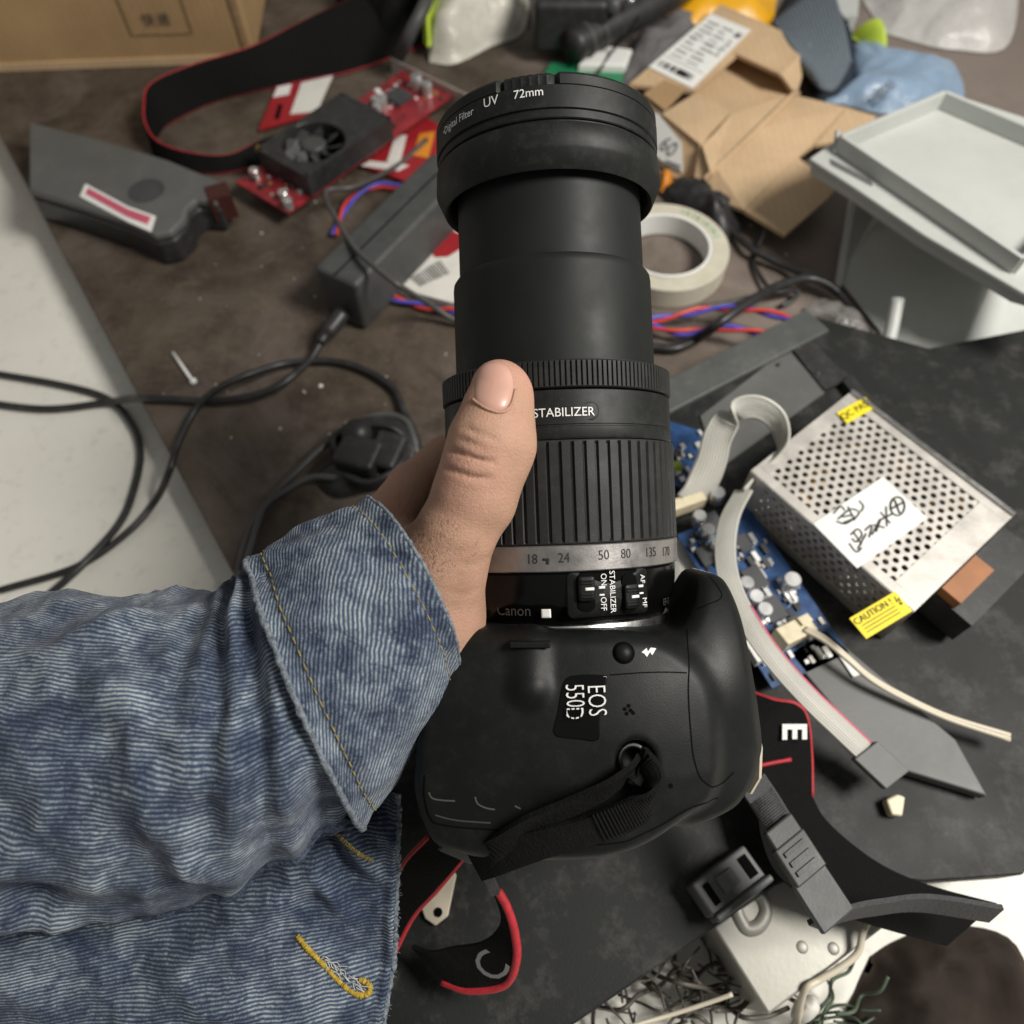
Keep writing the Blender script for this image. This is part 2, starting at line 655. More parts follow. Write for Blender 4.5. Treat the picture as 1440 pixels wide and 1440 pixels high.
def cardboard_material(name, col):
    N = NT(name)
    co = N.coord('Object')
    w_ = N.n('ShaderNodeTexWave', wave_type='BANDS', bands_direction='X')
    w_.inputs['Scale'].default_value = 55
    w_.inputs['Distortion'].default_value = 0.6
    N.l(co, w_.inputs['Vector'])
    a = N.noise(co, 16, 6, 0.6)
    b = N.noise(co, 420, 5, 0.7)
    lo = tuple(c * 0.82 for c in col)
    hi = tuple(c * 1.15 for c in col)
    c = N.ramp(a, [(0.3, lo), (0.7, hi)])
    c = N.mix(N.math('MULTIPLY', w_.outputs[1], 0.10), c, tuple(x * 0.6 for x in col))
    c = N.mix(N.ramp(b, [(0.5, (0, 0, 0)), (0.72, (0.35,) * 3)]), c, tuple(x * 0.62 for x in col))
    N.l(c, N.b.inputs['Base Color'])
    N.rgh(0.72)
    N.bump(N.math('ADD', w_.outputs[1], b), 0.12, 0.0006)
    return N.m


M['cardboard'] = cardboard_material('cardboard', (0.56, 0.395, 0.235))
M['cardboard_old'] = cardboard_material('cardboard_old', (0.40, 0.255, 0.125))
M['card_edge'] = mat('card_edge', (0.26, 0.165, 0.085), 0.8, bump=0.4, bscale=500, bdist=0.0008, var=0.3, scale=300)


def skin_material():
    N = NT('skin')
    co = N.coord('Object')
    a = N.noise(co, 45, 5, 0.6)
    b = N.noise(co, 420, 5, 0.7)
    v = N.n('ShaderNodeTexVoronoi', feature='DISTANCE_TO_EDGE')
    v.inputs['Scale'].default_value = 900
    N.l(co, v.inputs['Vector'])
    # length-wise stretched hair and pores
    h = N.noise(N.coord('Object', (900, 260, 500), (0, 0, 0.6)), 1.0, 3, 0.6)
    c = N.ramp(a, [(0.28, (0.355, 0.208, 0.138)), (0.50, (0.440, 0.262, 0.182)), (0.72, (0.505, 0.270, 0.202))])
    c = N.mix(N.ramp(b, [(0.50, (0, 0, 0)), (0.78, (0.30,) * 3)]), c, (0.40, 0.195, 0.130))
    c = N.mix(N.ramp(h, [(0.60, (0, 0, 0)), (0.80, (0.40,) * 3)]), c, (0.33, 0.175, 0.115))
    N.l(c, N.b.inputs['Base Color'])
    N.rgh(N.math('ADD', N.math('MULTIPLY', b, 0.25), 0.50, True))
    N.b.inputs['Specular IOR Level'].default_value = 0.32
    N.b.inputs['Subsurface Weight'].default_value = 0.14
    N.b.inputs['Subsurface Radius'].default_value = (0.004, 0.0016, 0.0008)
    N.b.inputs['Subsurface Scale'].default_value = 1.0
    hh = N.math('ADD', N.math('MULTIPLY', N.ramp(v.outputs[0], [(0.0, (0, 0, 0)), (0.12, (1, 1, 1))]), 0.35), N.math('ADD', b, N.math('MULTIPLY', h, 0.5)))
    wr = N.noise(N.coord('Object', (240, 900, 400), (0, 0, 0.35)), 1.0, 4, 0.65)
    N.bump(N.math('ADD', hh, N.math('MULTIPLY', wr, 0.8)), 0.42, 0.0005)
    return N.m


M['skin'] = skin_material()


def denim_material(name, ang, period=1.75, wear=0.5, tint=(1, 1, 1)):
    """twill drawn on a UV map in millimetres: pale weft dashes between navy warp"""
    N = NT(name)
    tc = N.n('ShaderNodeTexCoord')

    def mapped(scale, rot=0.0):
        mp = N.n('ShaderNodeMapping')
        mp.inputs['Scale'].default_value = (scale[0], scale[1], 1)
        mp.inputs['Rotation'].default_value = (0, 0, rot)
        N.l(tc.outputs['UV'], mp.inputs[0])
        return mp.outputs[0]
    # gentle wander of the yarns
    wob = N.noise(mapped((1, 1)), 0.085, 3, 0.5)
    wob2 = N.noise(mapped((1, 1)), 0.8, 2, 0.5)
    sep = N.n('ShaderNodeSeparateXYZ')
    N.l(mapped((1, 1), ang), sep.inputs[0])
    x = N.math('ADD', sep.outputs[0], N.math('ADD', N.math('MULTIPLY', wob, 2.6), N.math('MULTIPLY', wob2, 0.30)))
    sn = N.math('SINE', N.math('MULTIPLY', x, 2 * math.pi / period))
    line = N.math('ADD', N.math('MULTIPLY', sn, 0.5), 0.5)
    # the dashes: each pale line is broken along its length, out of step with its neighbours
    cmb = N.n('ShaderNodeCombineXYZ')
    N.l(N.math('MULTIPLY', N.math('FLOOR', N.math('DIVIDE', x, period)), 7.31), cmb.inputs[0])
    N.l(N.math('MULTIPLY', sep.outputs[1], 1.15), cmb.inputs[1])
    dash = N.noise(cmb.outputs[0], 1.0, 3, 0.7)
    fine = N.noise(mapped((1, 1)), 2.4, 5, 0.85)
    grit = N.noise(mapped((1, 1)), 5.5, 3, 0.8)
    # wash: broad faded and dark patches
    p1 = N.noise(mapped((1, 1)), 0.06, 4, 0.6, 0.6)
    p2 = N.noise(mapped((1, 1)), 0.17, 6, 0.74, 0.5)
    pf = N.math('ADD', N.math('MULTIPLY', p1, 0.5), N.math('MULTIPLY', p2, 0.5))
    fade = N.ramp(pf, [(0.42, (0.0,) * 3), (0.51, (wear,) * 3), (0.60, (1, 1, 1))])
    brk = N.math('ADD', N.math('ADD', N.math('MULTIPLY', dash, 1.0), N.math('MULTIPLY', fine, 0.55)), N.math('MULTIPLY', pf, 1.15))
    weft = N.math('MULTIPLY', N.ramp(N.math('ADD', N.math('MULTIPLY', line, 0.72), N.math('MULTIPLY', grit, 0.50)), [(0.44, (0, 0, 0)), (0.86, (1, 1, 1))]), N.ramp(N.math('MULTIPLY', brk, 0.5), [(0.545, (0.10,) * 3), (0.74, (1, 1, 1))]))
    slub = N.ramp(grit, [(0.48, (0, 0, 0)), (0.70, (0.45,) * 3)])
    warp = N.mix(fade, (0.011 * tint[0], 0.018 * tint[1], 0.045 * tint[2]), (0.062 * tint[0], 0.096 * tint[1], 0.162 * tint[2]))
    pale = N.mix(fade, (0.105, 0.140, 0.205), (0.40, 0.44, 0.45))
    c = N.mix(weft, N.mix(slub, warp, (0.14, 0.18, 0.24)), pale)
    N.l(c, N.b.inputs['Base Color'])
    N.rgh(0.88)
    N.b.inputs['Specular IOR Level'].default_value = 0.2
    N.b.inputs['Sheen Weight'].default_value = 0.12
    N.bump(N.math('ADD', N.math('MULTIPLY', line, 0.8), N.math('ADD', N.math('MULTIPLY', fine, 0.6), N.math('MULTIPLY', dash, 0.4))), 0.55, 0.0007)
    return N.m


M['denim_sleeve'] = denim_material('denim_sleeve', math.radians(83), 1.08, 0.34)
M['denim_cuff'] = denim_material('denim_cuff', math.radians(-30), 1.08, 0.60)
M['denim_front'] = denim_material('denim_front', math.radians(84), 1.08, 0.36)
M['denim_edge'] = mat('denim_edge', (0.18, 0.205, 0.235), 0.9, bump=0.9, bscale=1800, bdist=0.0008, var=0.55, scale=900, spec=0.1)
M['denim_seam'] = mat('denim_seam', (0.055, 0.070, 0.10), 0.9, bump=0.9, bscale=1500, bdist=0.0008, var=0.6, scale=700, spec=0.1)
M['trousers'] = mat('trousers', (0.010, 0.012, 0.018), 0.9, bump=0.5, bscale=900, var=0.3, scale=40)


def plastic_bag_material(name, col, alpha=0.5):
    N = NT(name)
    co = N.coord('Object')
    a = N.noise(co, 45, 6, 0.65, 0.8)
    N.l(N.ramp(a, [(0.3, tuple(c * 0.8 for c in col)), (0.7, col)]), N.b.inputs['Base Color'])
    N.rgh(0.22)
    N.b.inputs['Alpha'].default_value = alpha
    N.bump(a, 0.6, 0.004)
    return N.m


M['bag_white'] = plastic_bag_material('bag_white', (0.62, 0.60, 0.52), 1.0)
M['bag_clear'] = plastic_bag_material('bag_clear', (0.55, 0.52, 0.50), 0.42)
M['bag_grey'] = plastic_bag_material('bag_grey', (0.56, 0.54, 0.52), 1.0)
M['bag_blue'] = plastic_bag_material('bag_blue', (0.27, 0.38, 0.52), 1.0)
M['bag_black'] = plastic_bag_material('bag_black', (0.018, 0.018, 0.018), 1.0)
M['cloth_dark'] = mat('cloth_dark', (0.030, 0.022, 0.018), 0.85, bump=0.5, bscale=300, var=0.4, scale=40, spec=0.2)
M['fabric_grey'] = mat('fabric_grey', (0.14, 0.135, 0.135), 0.9, bump=0.5, bscale=160, bdist=0.002, var=0.25, scale=22)


def knit_material():
    N = NT('ribbed_knit')
    co = N.coord('Object')
    b = N.noise(co, 900, 4, 0.7)
    c = N.ramp(b, [(0.3, (0.075, 0.095, 0.12)), (0.7, (0.19, 0.225, 0.255))])
    N.l(c, N.b.inputs['Base Color'])
    N.rgh(0.95)
    N.bump(b, 0.6, 0.0008)
    return N.m


M['knit'] = knit_material()
M['knit_groove_shade'] = mat('knit_groove_shade', (0.030, 0.038, 0.050), 0.95, bump=0.4, spec=0.1)  # shade in the grooves between ribs, put into a darker knit colour


def tape_material():
    N = NT('masking_tape')
    co = N.coord('Object')
    a = N.noise(co, 60, 5, 0.6)
    N.l(N.ramp(a, [(0.3, (0.50, 0.46, 0.36)), (0.7, (0.62, 0.585, 0.48))]), N.b.inputs['Base Color'])
    N.rgh(0.5)
    N.bump(N.noise(co, 700, 3), 0.2, 0.0004)
    return N.m


M['tape'] = tape_material()

# ------------------------------------------------------------------ the setting
def structure(o):
    o['kind'] = 'structure'
    return o


e0, e1 = D(180, 530), D(345, 840)          # the desk's free edge
ed = (e1 - e0).normalized()
A0 = e0 - ed * 1.6
A1 = e1 + ed * 0.22
nrm = Vector((-ed.y, ed.x, 0))
if nrm.x < 0:
    nrm = -nrm
b = MB()
b.prism([A0, A1, A1 + nrm * 1.9, A0 + nrm * 1.9], (0, 0, -0.020))
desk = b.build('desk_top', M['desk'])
bevel(desk, 0.0015, 2)
structure(desk)
b = MB()
b.prism([(-2.2, -1.2, -0.024), (2.2, -1.2, -0.024), (2.2, 2.6, -0.024), (-2.2, 2.6, -0.024)], (0, 0, -0.02))
structure(b.build('lower_table_top', M['pale_table']))

# ------------------------------------------------------------------ the held camera
CAMERA = thing('camera', 'black digital camera with a long extended zoom lens gripped by the hand', 'camera', None, matrix=KM)


def kmesh(name, V, Fc, m, parent=None, smooth=False, uv=None, root=None):
    """V in mm of the held camera's frame"""
    V = np.asarray(V, float)
    A = np.array(KM)
    Wd = (V / 1000.0) @ A[:3, :3].T + A[:3, 3]
    return link_mesh(name, Wd, Fc, m, root or CAMERA, parent, smooth, uv)


def lathe(name, prof, m, parent=None, seg=160, smooth=True, closed=False, sharp=35):
    V, Fc = [], []
    for y, r in prof:
        for k in range(seg):
            a = 2 * math.pi * k / seg
            V.append((r * math.sin(a), y, r * math.cos(a)))
    n = len(prof)
    for i in range(n - 1):
        for k in range(seg):
            k2 = (k + 1) % seg
            Fc.append([i * seg + k, (i + 1) * seg + k, (i + 1) * seg + k2, i * seg + k2][::-1])
    if closed:
        Fc.append([(n - 1) * seg + k for k in range(seg)])
        Fc.append([k for k in range(seg - 1, -1, -1)])
    o = kmesh(name, V, Fc, m, parent, smooth)
    o.data.set_sharp_from_angle(angle=math.radians(sharp))
    return o


def ribbed(name, y0, y1, r, depth, count, duty, m, parent=None, flat=0.8, lip=0.6):
    """grip ring: raised ribs between narrow grooves"""
    per = [0.0, 0.5 - duty / 2, 0.5 - duty / 2 + 0.12, 0.5 + duty / 2 - 0.12, 0.5 + duty / 2]
    rad = [r, r, r - depth, r - depth, r]
    angs, rr = [], []
    for c in range(count):
        for p, q in zip(per, rad):
            angs.append(2 * math.pi * (c + p) / count)
            rr.append(q)
    n = len(angs)
    rows = [(y0, -1.2), (y0 + 0.15, -0.35), (y0 + lip, 0.0), (y0 + lip + 0.01, None), (y0 + lip + flat, 1), (y1 - lip - flat, 1), (y1 - lip - 0.01, None), (y1 - lip, 0.0), (y1 - 0.15, -0.35), (y1, -1.2)]
    V, Fc = [], []
    for y, q in rows:
        for a, x in zip(angs, rr):
            if q == 1:
                R_ = x
            elif q is None:
                R_ = r
            else:
                R_ = r + q
            V.append((R_ * math.sin(a), y, R_ * math.cos(a)))
    for i in range(len(rows) - 1):
        for k in range(n):
            k2 = (k + 1) % n
            Fc.append([i * n + k, i * n + k2, (i + 1) * n + k2, (i + 1) * n + k])
    o = kmesh(name, V, Fc, m, parent, True)
    o.data.set_sharp_from_angle(angle=math.radians(40))
    return o


def on_cyl(px, py, r):
    z = r
    for _ in range(40):
        p = kp(px, py, z)
        z = 0.5 * z + 0.5 * math.sqrt(max(0.01, r * r - p[0] ** 2))
    p = kp(px, py, z)
    return math.atan2(p[0], p[2]), p[1]


def cyl_text(name, s, size, px, py, r, m, parent, rot=0.0, align='CENTER', sx=1.0, lift=0.12, spacing=1.0):
    V, Fc = text_verts(s, size, align=align, spacing=spacing)
    a0, y0 = on_cyl(px, py, r)
    c, s_ = math.cos(rot), math.sin(rot)
    X = V[:, 0] * sx
    x, y = c * X - s_ * V[:, 1], s_ * X + c * V[:, 1]
    a = a0 + x / r
    P = np.stack([(r + lift) * np.sin(a), y0 + y, (r + lift) * np.cos(a)], 1)
    return kmesh(name, P, Fc, m, parent)


def cyl_patch(name, px, py, w, h, r, m, parent, lift=0.1, th=0.5, rr=1.0, rot=0.0, n=7):
    """rounded plate bent round the barrel"""
    a0, y0 = on_cyl(px, py, r)
    pts = []
    for cx, cy, q in ((w / 2 - rr, h / 2 - rr, 0), (-w / 2 + rr, h / 2 - rr, 1), (-w / 2 + rr, -h / 2 + rr, 2), (w / 2 - rr, -h / 2 + rr, 3)):
        for k in range(n):
            t = math.pi / 2 * (q + k / (n - 1))
            pts.append((cx + rr * math.cos(t), cy + rr * math.sin(t)))
    N = len(pts)
    V, Fc = [], []

    def put(s, R_):
        for x, y in pts:
            a = a0 + x * s / r
            V.append((R_ * math.sin(a), y0 + y * s, R_ * math.cos(a)))
    put(1.0, r + lift - th)
    put(1.0, r + lift - 0.12)
    put(0.97, r + lift)
    put(0.6, r + lift)
    put(0.2, r + lift)
    for i in range(4):
        for k in range(N):
            k2 = (k + 1) % N
            Fc.append([i * N + k, i * N + k2, (i + 1) * N + k2, (i + 1) * N + k])
    Fc.append([4 * N + k for k in range(N)])
    return kmesh(name, V, Fc, m, parent, True)


LB, LR = M['lens_black'], M['lens_barrel']
# lens parts from the mount outwards (mm along the axis)
lathe('mount_ring', [(-2, 35.6), (0.2, 35.6), (0.9, 35.3), (1.3, 34.6), (1.3, 30)], M['steel'])
base = lathe('lens_base', [(1.2, 33.5), (1.6, 34.3), (4.5, 35.2), (6.0, 36.6), (8, 37.4), (12, 37.8), (16.5, 38.0), (17.1, 37.6), (17.2, 33)], M['gloss_black'])
ring = lathe('scale_ring', [(17.3, 34), (17.35, 38.5), (17.7, 38.85), (24.9, 38.85), (25.2, 38.5), (25.25, 34)], M['gunmetal'])
ribbed('zoom_ring', 25.3, 56.3, 38.9, 0.95, 66, 0.36, M['rubber'])
band_ = lathe('name_band', [(56.4, 34), (56.5, 37.9), (57.2, 38.25), (60.1, 38.25), (60.3, 37.9), (60.7, 37.9), (60.9, 38.2), (70.9, 38.1), (71.2, 37.6), (71.3, 34)], LB)
ribbed('focus_ring', 71.5, 80.0, 38.6, 0.7, 150, 0.40, M['rubber'], flat=0.5, lip=0.5)
lathe('middle_barrel', [(79.0, 37.6), (80.3, 37.4), (80.5, 34.3), (80.5, 33.7), (110.8, 33.5), (112.4, 33.3), (113.4, 32.6), (113.6, 31)], LR)
lathe('inner_barrel', [(112, 31.3), (113.5, 31.25), (139.5, 31.0), (143, 31.0)], LR)
lathe('front_ring', [(143.5, 31.0), (139.0, 33.2), (137.4, 34.6), (137.2, 35.0), (137.5, 35.4), (142.5, 37.6), (143.4, 38.0), (149.8, 37.7), (150.4, 37.3), (150.6, 36.3), (151.5, 36.3), (151.6, 35)], LB)
filt = lathe('uv_filter', [(151.3, 34), (151.4, 36.9), (151.7, 37.2), (153.2, 37.2), (153.4, 36.7), (154.2, 36.7), (154.5, 37.4), (155.0, 37.45), (161.0, 37.45), (161.3, 37.2), (161.4, 34)], LB)
# pinch cap on the front
capm = MB()
V, Fc = [], []
seg = 180
a_1, _ = on_cyl(703, 113, 37)
a_2, _ = on_cyl(783, 108, 37)
rows = [(161.3, 34.0), (161.5, 1.0), (164.3, 1.0), (165.2, 0.985), (165.6, 0.96), (165.6, 0.0)]
for y, q in rows:
    for k in range(seg):
        a = -math.pi + 2 * math.pi * k / seg
        pin = (a_1 < a < a_2) or (a_1 + math.pi < a + 2 * math.pi * (a < 0) < a_2 + math.pi)
        R_ = 36.5 + (0.35 if (pin and k % 2) else 0) if pin else 37.3
        edge = min(abs(a - a_1), abs(a - a_2))
        if edge < 0.02:
            R_ = 35.6
        r_ = q if q > 2 else R_ * max(q, 0.02)
        V.append((r_ * math.sin(a), y, r_ * math.cos(a)))
for i in range(len(rows) - 1):
    for k in range(seg):
        k2 = (k + 1) % seg
        Fc.append([i * seg + k, i * seg + k2, (i + 1) * seg + k2, (i + 1) * seg + k])
o = kmesh('lens_cap', V, Fc, LB, smooth=True)
o.data.set_sharp_from_angle(angle=math.radians(30))

# writing on the lens
PW = M['print_white']
cyl_text('lettering', 'UV', 4.0, 690, 143, 37.45, PW, filt)
cyl_text('lettering', '72mm', 3.6, 743, 131, 37.45, PW, filt)
cyl_text('lettering', '\u2022Digital Filter', 3.3, 641, 171, 37.45, PW, filt, sx=0.95)
cyl_patch('name_plate', 757, 581, 36.5, 5.4, 38.15, LB, band_, lift=0.10, th=0.6, rr=2.4)
cyl_text('lettering', 'IMAGE STABILIZER', 3.7, 836, 579, 38.2, PW, band_, align='RIGHT', sx=0.985, lift=0.2)
for s, x, y in (('18', 748, 787), ('24', 793, 785), ('50', 849, 781), ('80', 880, 779), ('135', 915, 777), ('170', 936.5, 776)):
    cyl_text('number', s, 4.1, x, y, 38.85, M['ink'], ring, sx=0.88)
cyl_patch('index_mark', 768, 787, 2.2, 0.8, 38.85, M['ink'], ring, lift=0.08, th=0.1, rr=0.1)
cyl_patch('index_mark', 770, 790, 1.0, 1.6, 38.85, M['ink'], ring, lift=0.09, th=0.1, rr=0.1)
cyl_text('lettering', 'Canon', 4.6, 722, 859, 36.6, M['print_dim'], base, sx=0.95, lift=0.25)
cyl_patch('mount_index', 768, 862, 2.9, 2.9, 36.4, M['print_white'], base, lift=0.35, th=0.3, rr=0.2)
cyl_text('lettering', 'EF-S', 3.0, 936, 846, 36.6, M['print_dim'], base, lift=0.25)
# switch panel
pan = cyl_patch('switch_panel', 858, 834, 26.5, 13.6, 37.4, M['body_black'], base, lift=0.9, th=1.6, rr=1.6)
for px, py, off in ((824, 833, 1.1), (886, 834, -0.9)):
    sl = cyl_patch('switch_slot', px, py, 5.6, 11.4, 38.4, M['seam'], base, lift=0.02, th=0.3, rr=2.0)
    a0, y0 = on_cyl(px, py, 38.4)
    kn = cyl_patch('switch_knob', px, py - off * 4.8, 4.8, 7.2, 38.4, M['body_black'], base, lift=1.3, th=1.4, rr=0.9)
    for k in (-2.4, -1.6, 1.6, 2.4):
        cyl_patch('grip_rib', px, py - off * 4.8 + k * 4.8, 4.2, 0.42, 38.4, M['body_black'], kn, lift=1.65, th=0.5, rr=0.15)
    cyl_patch('switch_mark', px + 4, py - off * 4.8, 2.6, 0.85, 38.4, PW, kn, lift=1.42, th=0.1, rr=0.1)
Q = -math.pi / 2
cyl_text('lettering', 'STABILIZER', 2.55, 861, 832, 38.3, PW, pan, rot=Q, sx=0.98, lift=0.15)
cyl_text('lettering', 'ON', 2.6, 848.5, 815, 38.3, PW, pan, rot=Q, sx=0.9, lift=0.15)
cyl_text('lettering', 'OFF', 2.6, 848.5, 849, 38.3, PW, pan, rot=Q, sx=0.9, lift=0.15)
cyl_patch('switch_mark', 846.5, 826, 2.0, 0.75, 38.3, PW, pan, lift=0.12, th=0.1, rr=0.05)
cyl_patch('switch_mark', 846.5, 836.5, 1.6, 0.5, 38.3, PW, pan, lift=0.12, th=0.1, rr=0.05)
cyl_text('lettering', 'AF', 2.6, 903, 814, 38.3, PW, pan, rot=Q, sx=0.95, lift=0.15)
cyl_text('lettering', 'MF', 2.6, 906, 847, 38.3, PW, pan, rot=Q, sx=0.95, lift=0.15)
cyl_patch('switch_mark', 901, 824, 2.0, 0.75, 38.3, PW, pan, lift=0.12, th=0.1, rr=0.05)
cyl_patch('switch_mark', 902, 834, 1.6, 0.5, 38.3, PW, pan, lift=0.12, th=0.1, rr=0.05)

# --- body
def smooth_px(P):
    return spline(P + [P[0]], 5)[:-1]


PA = [kp(x, y, 45)[:2] for x, y in smooth_px([(586, 930), (582, 1090), (584, 1122), (598, 1164), (622, 1190), (700, 1203), (770, 1202), (842, 1198), (905, 1181), (962, 1149), (1006, 1120), (1016, 1050), (1004, 965), (965, 918), (900, 893), (770, 891), (640, 893)])]
PB = [kp(x, y, 27)[:2] for x, y in smooth_px([(988, 818), (994, 811), (1010, 810), (1030, 821), (1044, 866), (1054, 950), (1066, 1030), (1063, 1058), (1042, 1098), (1008, 1124), (930, 1140), (860, 1060), (860, 960), (905, 902), (952, 880), (974, 852)])]
LUG = kp(893, 1072, 49)


def body_sdf(X, Y, Z):
    # the flank leans in towards the front
    zt = 52.0 - 0.10 * np.clip(Y + 40, 0, 60) - 0.004 * np.clip(Y + 34, 0, 40) ** 2
    zt = zt - 0.0045 * np.clip(X - 4, 0, 60) ** 2 - 0.0032 * np.clip(-X - 10, 0, 60) ** 2
    X2, Y2 = (X[:, :, :1], Y[:, :, :1]) if X.ndim == 3 else (X, Y)
    a = slab_sdf(poly_sdf(X2, Y2, PA), Z - (zt - 52.0), -70, 52, 4.5)
    b = slab_sdf(poly_sdf(X2, Y2, PB), np.abs(Z - 8) + 0.012 * np.clip(Y + 25, 0, 60) ** 2 + 0.022 * np.clip(X - 38, 0, 40) ** 2, -33, 33, 4.0)
    d = smin(a, b, 5.5)
    rad = np.sqrt(X * X + Z * Z)
    q1, q2 = rad - 37.0 + 3, np.abs(Y + 12.2) - 9.6 + 3
    c = np.minimum(np.maximum(q1, q2), 0) + np.sqrt(np.maximum(q1, 0) ** 2 + np.maximum(q2, 0) ** 2) - 3
    d = smin(d, c, 4.0)
    # grip on the far flank
    gx, gy, gz = np.abs(X + 4) - 34, np.abs(Y + 18) - 32, np.abs(Z + 62) - 14
    g = np.sqrt(np.maximum(gx + 8, 0) ** 2 + np.maximum(gy + 8, 0) ** 2 + np.maximum(gz + 8, 0) ** 2) - 8
    d = smin(d, g, 8.0)
    # lens release boss
    p, q = kp(745, 925, 40), kp(745, 965, 42)
    d = smin(d, cone_sdf(X, Y, Z, (p[0], p[1], 37.5), (q[0], q[1], 43.0), 9.5, 7.5), 2.0)
    # pocket of the strap lug
    e = np.sqrt(((X - LUG[0]) / 5.6) ** 2 + ((Y - LUG[1]) / 6.2) ** 2 + ((Z - LUG[2]) / 7.0) ** 2) - 1
    d = -smin(-d, e * 5.4, 1.6)
    return d


h = 0.8
lo, hi = (-54, -66, -80), (62, 26, 60)
X, Y, Z = grid(lo, hi, h)
V, Q_ = surface_nets(body_sdf(X, Y, Z), lo, h)
body = kmesh('body', V, Q_, M['body_black'], smooth=True)
del X, Y, Z


def surf(px, py, z=45.0):
    """place on the flank seen at a photo pixel"""
    zs = np.arange(75.0, -30.0, -0.25)
    P = np.array([kp(px, py, q) for q in zs])
    d = body_sdf(P[:, 0], P[:, 1], P[:, 2])
    i = np.argmax(d < 0)
    if not (d < 0).any():
        return kp(px, py, z)
    t = d[i - 1] / (d[i - 1] - d[i])
    return P[i - 1] + (P[i] - P[i - 1]) * t


def drop(XY, z0=70.0):
    """push points of the flank plane down along z on to the body"""
    XY = np.asarray(XY, float)
    zs = np.arange(z0, -20.0, -0.25)
    Xg = np.repeat(XY[:, :1], len(zs), 1)
    Yg = np.repeat(XY[:, 1:2], len(zs), 1)
    Zg = np.repeat(zs[None], len(XY), 0)
    d = body_sdf(Xg, Yg, Zg)
    i = np.clip(np.argmax(d < 0, 1), 1, None)
    r = np.arange(len(XY))
    t = d[r, i - 1] / (d[r, i - 1] - d[r, i] + 1e-12)
    return zs[i - 1] - 0.25 * np.clip(t, 0, 1)


def body_text(name, s, size, px, py, m, parent, sx=1.0, lift=0.22):
    V, Fc = text_verts(s, size, thin=0.012)
    c = surf(px, py)
    x = c[0] + V[:, 1]
    y = c[1] - V[:, 0] * sx
    z = drop(np.stack([x, y], 1)) + lift
    return kmesh(name, np.stack([x, y, z], 1), Fc, m, parent)


def body_line(name, pts, wid, m, parent, lift=0.10, n=10):
    path = spline([surf(*p) for p in pts], n)
    V, Fc = [], []
    P = np.array(path)
    for i in range(len(P)):
        t = P[min(i + 1, len(P) - 1)] - P[max(i - 1, 0)]
        t = t / (np.linalg.norm(t[:2]) + 1e-9)
        nx = np.array([-t[1], t[0]]) * wid / 2
        V += [(P[i, 0] - nx[0], P[i, 1] - nx[1]), (P[i, 0] + nx[0], P[i, 1] + nx[1])]
    V = np.array(V)
    z = drop(V) + lift
    for i in range(len(P) - 1):
        Fc.append([2 * i, 2 * i + 2, 2 * i + 3, 2 * i + 1][::-1])
    return kmesh(name, np.column_stack([V, z]), Fc, m, parent)


def body_patch(name, pts, m, parent, lift=0.15, n=6):
    """plate with a given outline laid on the flank"""
    P = np.array([surf(*p)[:2] for p in pts])
    c = P.mean(0)
    P = np.array(spline(list(P) + [P[0]], 4)[:-1])
    c = P.mean(0)
    rings = [1.0, 0.985, 0.93, 0.86, 0.78, 0.7, 0.6, 0.5, 0.4, 0.3, 0.2, 0.1, 0.03]
    V, Fc = [], []
    N = len(P)
    for s in rings:
        V.append(c + (P - c) * s)
    V = np.concatenate(V)
    z = drop(V) + lift
    z[:N] -= lift + 0.3
    for i in range(len(rings) - 1):
        for k in range(N):
            k2 = (k + 1) % N
            Fc.append([i * N + k, i * N + k2, i * N + N + k2, i * N + N + k])
    Fc.append([(len(rings) - 1) * N + k for k in range(N)])
    return kmesh(name, np.column_stack([V, z]), Fc, m, parent, True)


badge = body_patch('badge', [(855, 949), (828, 948), (803, 950), (794, 956), (789, 970), (784, 1000), (778, 1024), (779, 1032), (786, 1037), (815, 1040), (841, 1041), (844, 1010), (850, 975)], M['gloss_black'], body, lift=0.22)
body_text('lettering', 'EOS', 7.4, 838, 984, PW, badge, sx=0.64, lift=0.8)
body_text('lettering', '550', 7.6, 807, 977, PW, badge, sx=0.55, lift=0.95)
# the D cut into slats
body_text('lettering', 'D', 7.6, 806, 1002, PW, badge, sx=0.62, lift=0.95)
for k in range(4):
    body_line('slat_gap', [(796 + k * 6.6, 992), (795 + k * 6.6, 1012)], 0.40, M['seam'], badge, lift=1.08, n=4)
body_line('seam', [(857, 949), (900, 946), (935, 945), (966, 946)], 0.35, M['seam'], body)
body_line('seam', [(966, 884), (967, 905), (968, 972), (973, 1047), (978, 1075), (986, 1095), (1001, 1107)], 0.42, M['seam'], body)
body_line('seam', [(1001, 1107), (1016, 1101), (1032, 1086)], 0.42, M['seam'], body)
body_line('seam', [(1028, 820), (1015, 838), (995, 850), (980, 856)], 0.35, M['seam'], body)
body_line('seam', [(1010, 1122), (975, 1135), (930, 1160), (905, 1172), (880, 1183), (840, 1188)], 0.4, M['seam'], body, lift=0.12)
body_line('seam', [(597, 1090), (596, 1120), (604, 1150), (622, 1160), (680, 1166), (740, 1168)], 0.5, M['seam'], body)
body_line('seam', [(612, 1146), (640, 1153), (690, 1157)], 0.45, M['print_dim'], body, lift=0.14)
# glints off the engraved terminal-cover icons, painted as pale lines
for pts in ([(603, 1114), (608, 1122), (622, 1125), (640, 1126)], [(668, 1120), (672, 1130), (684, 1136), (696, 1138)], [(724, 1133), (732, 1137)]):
    body_line('icon_glint', pts, 0.45, M['glint'], body, lift=0.2)
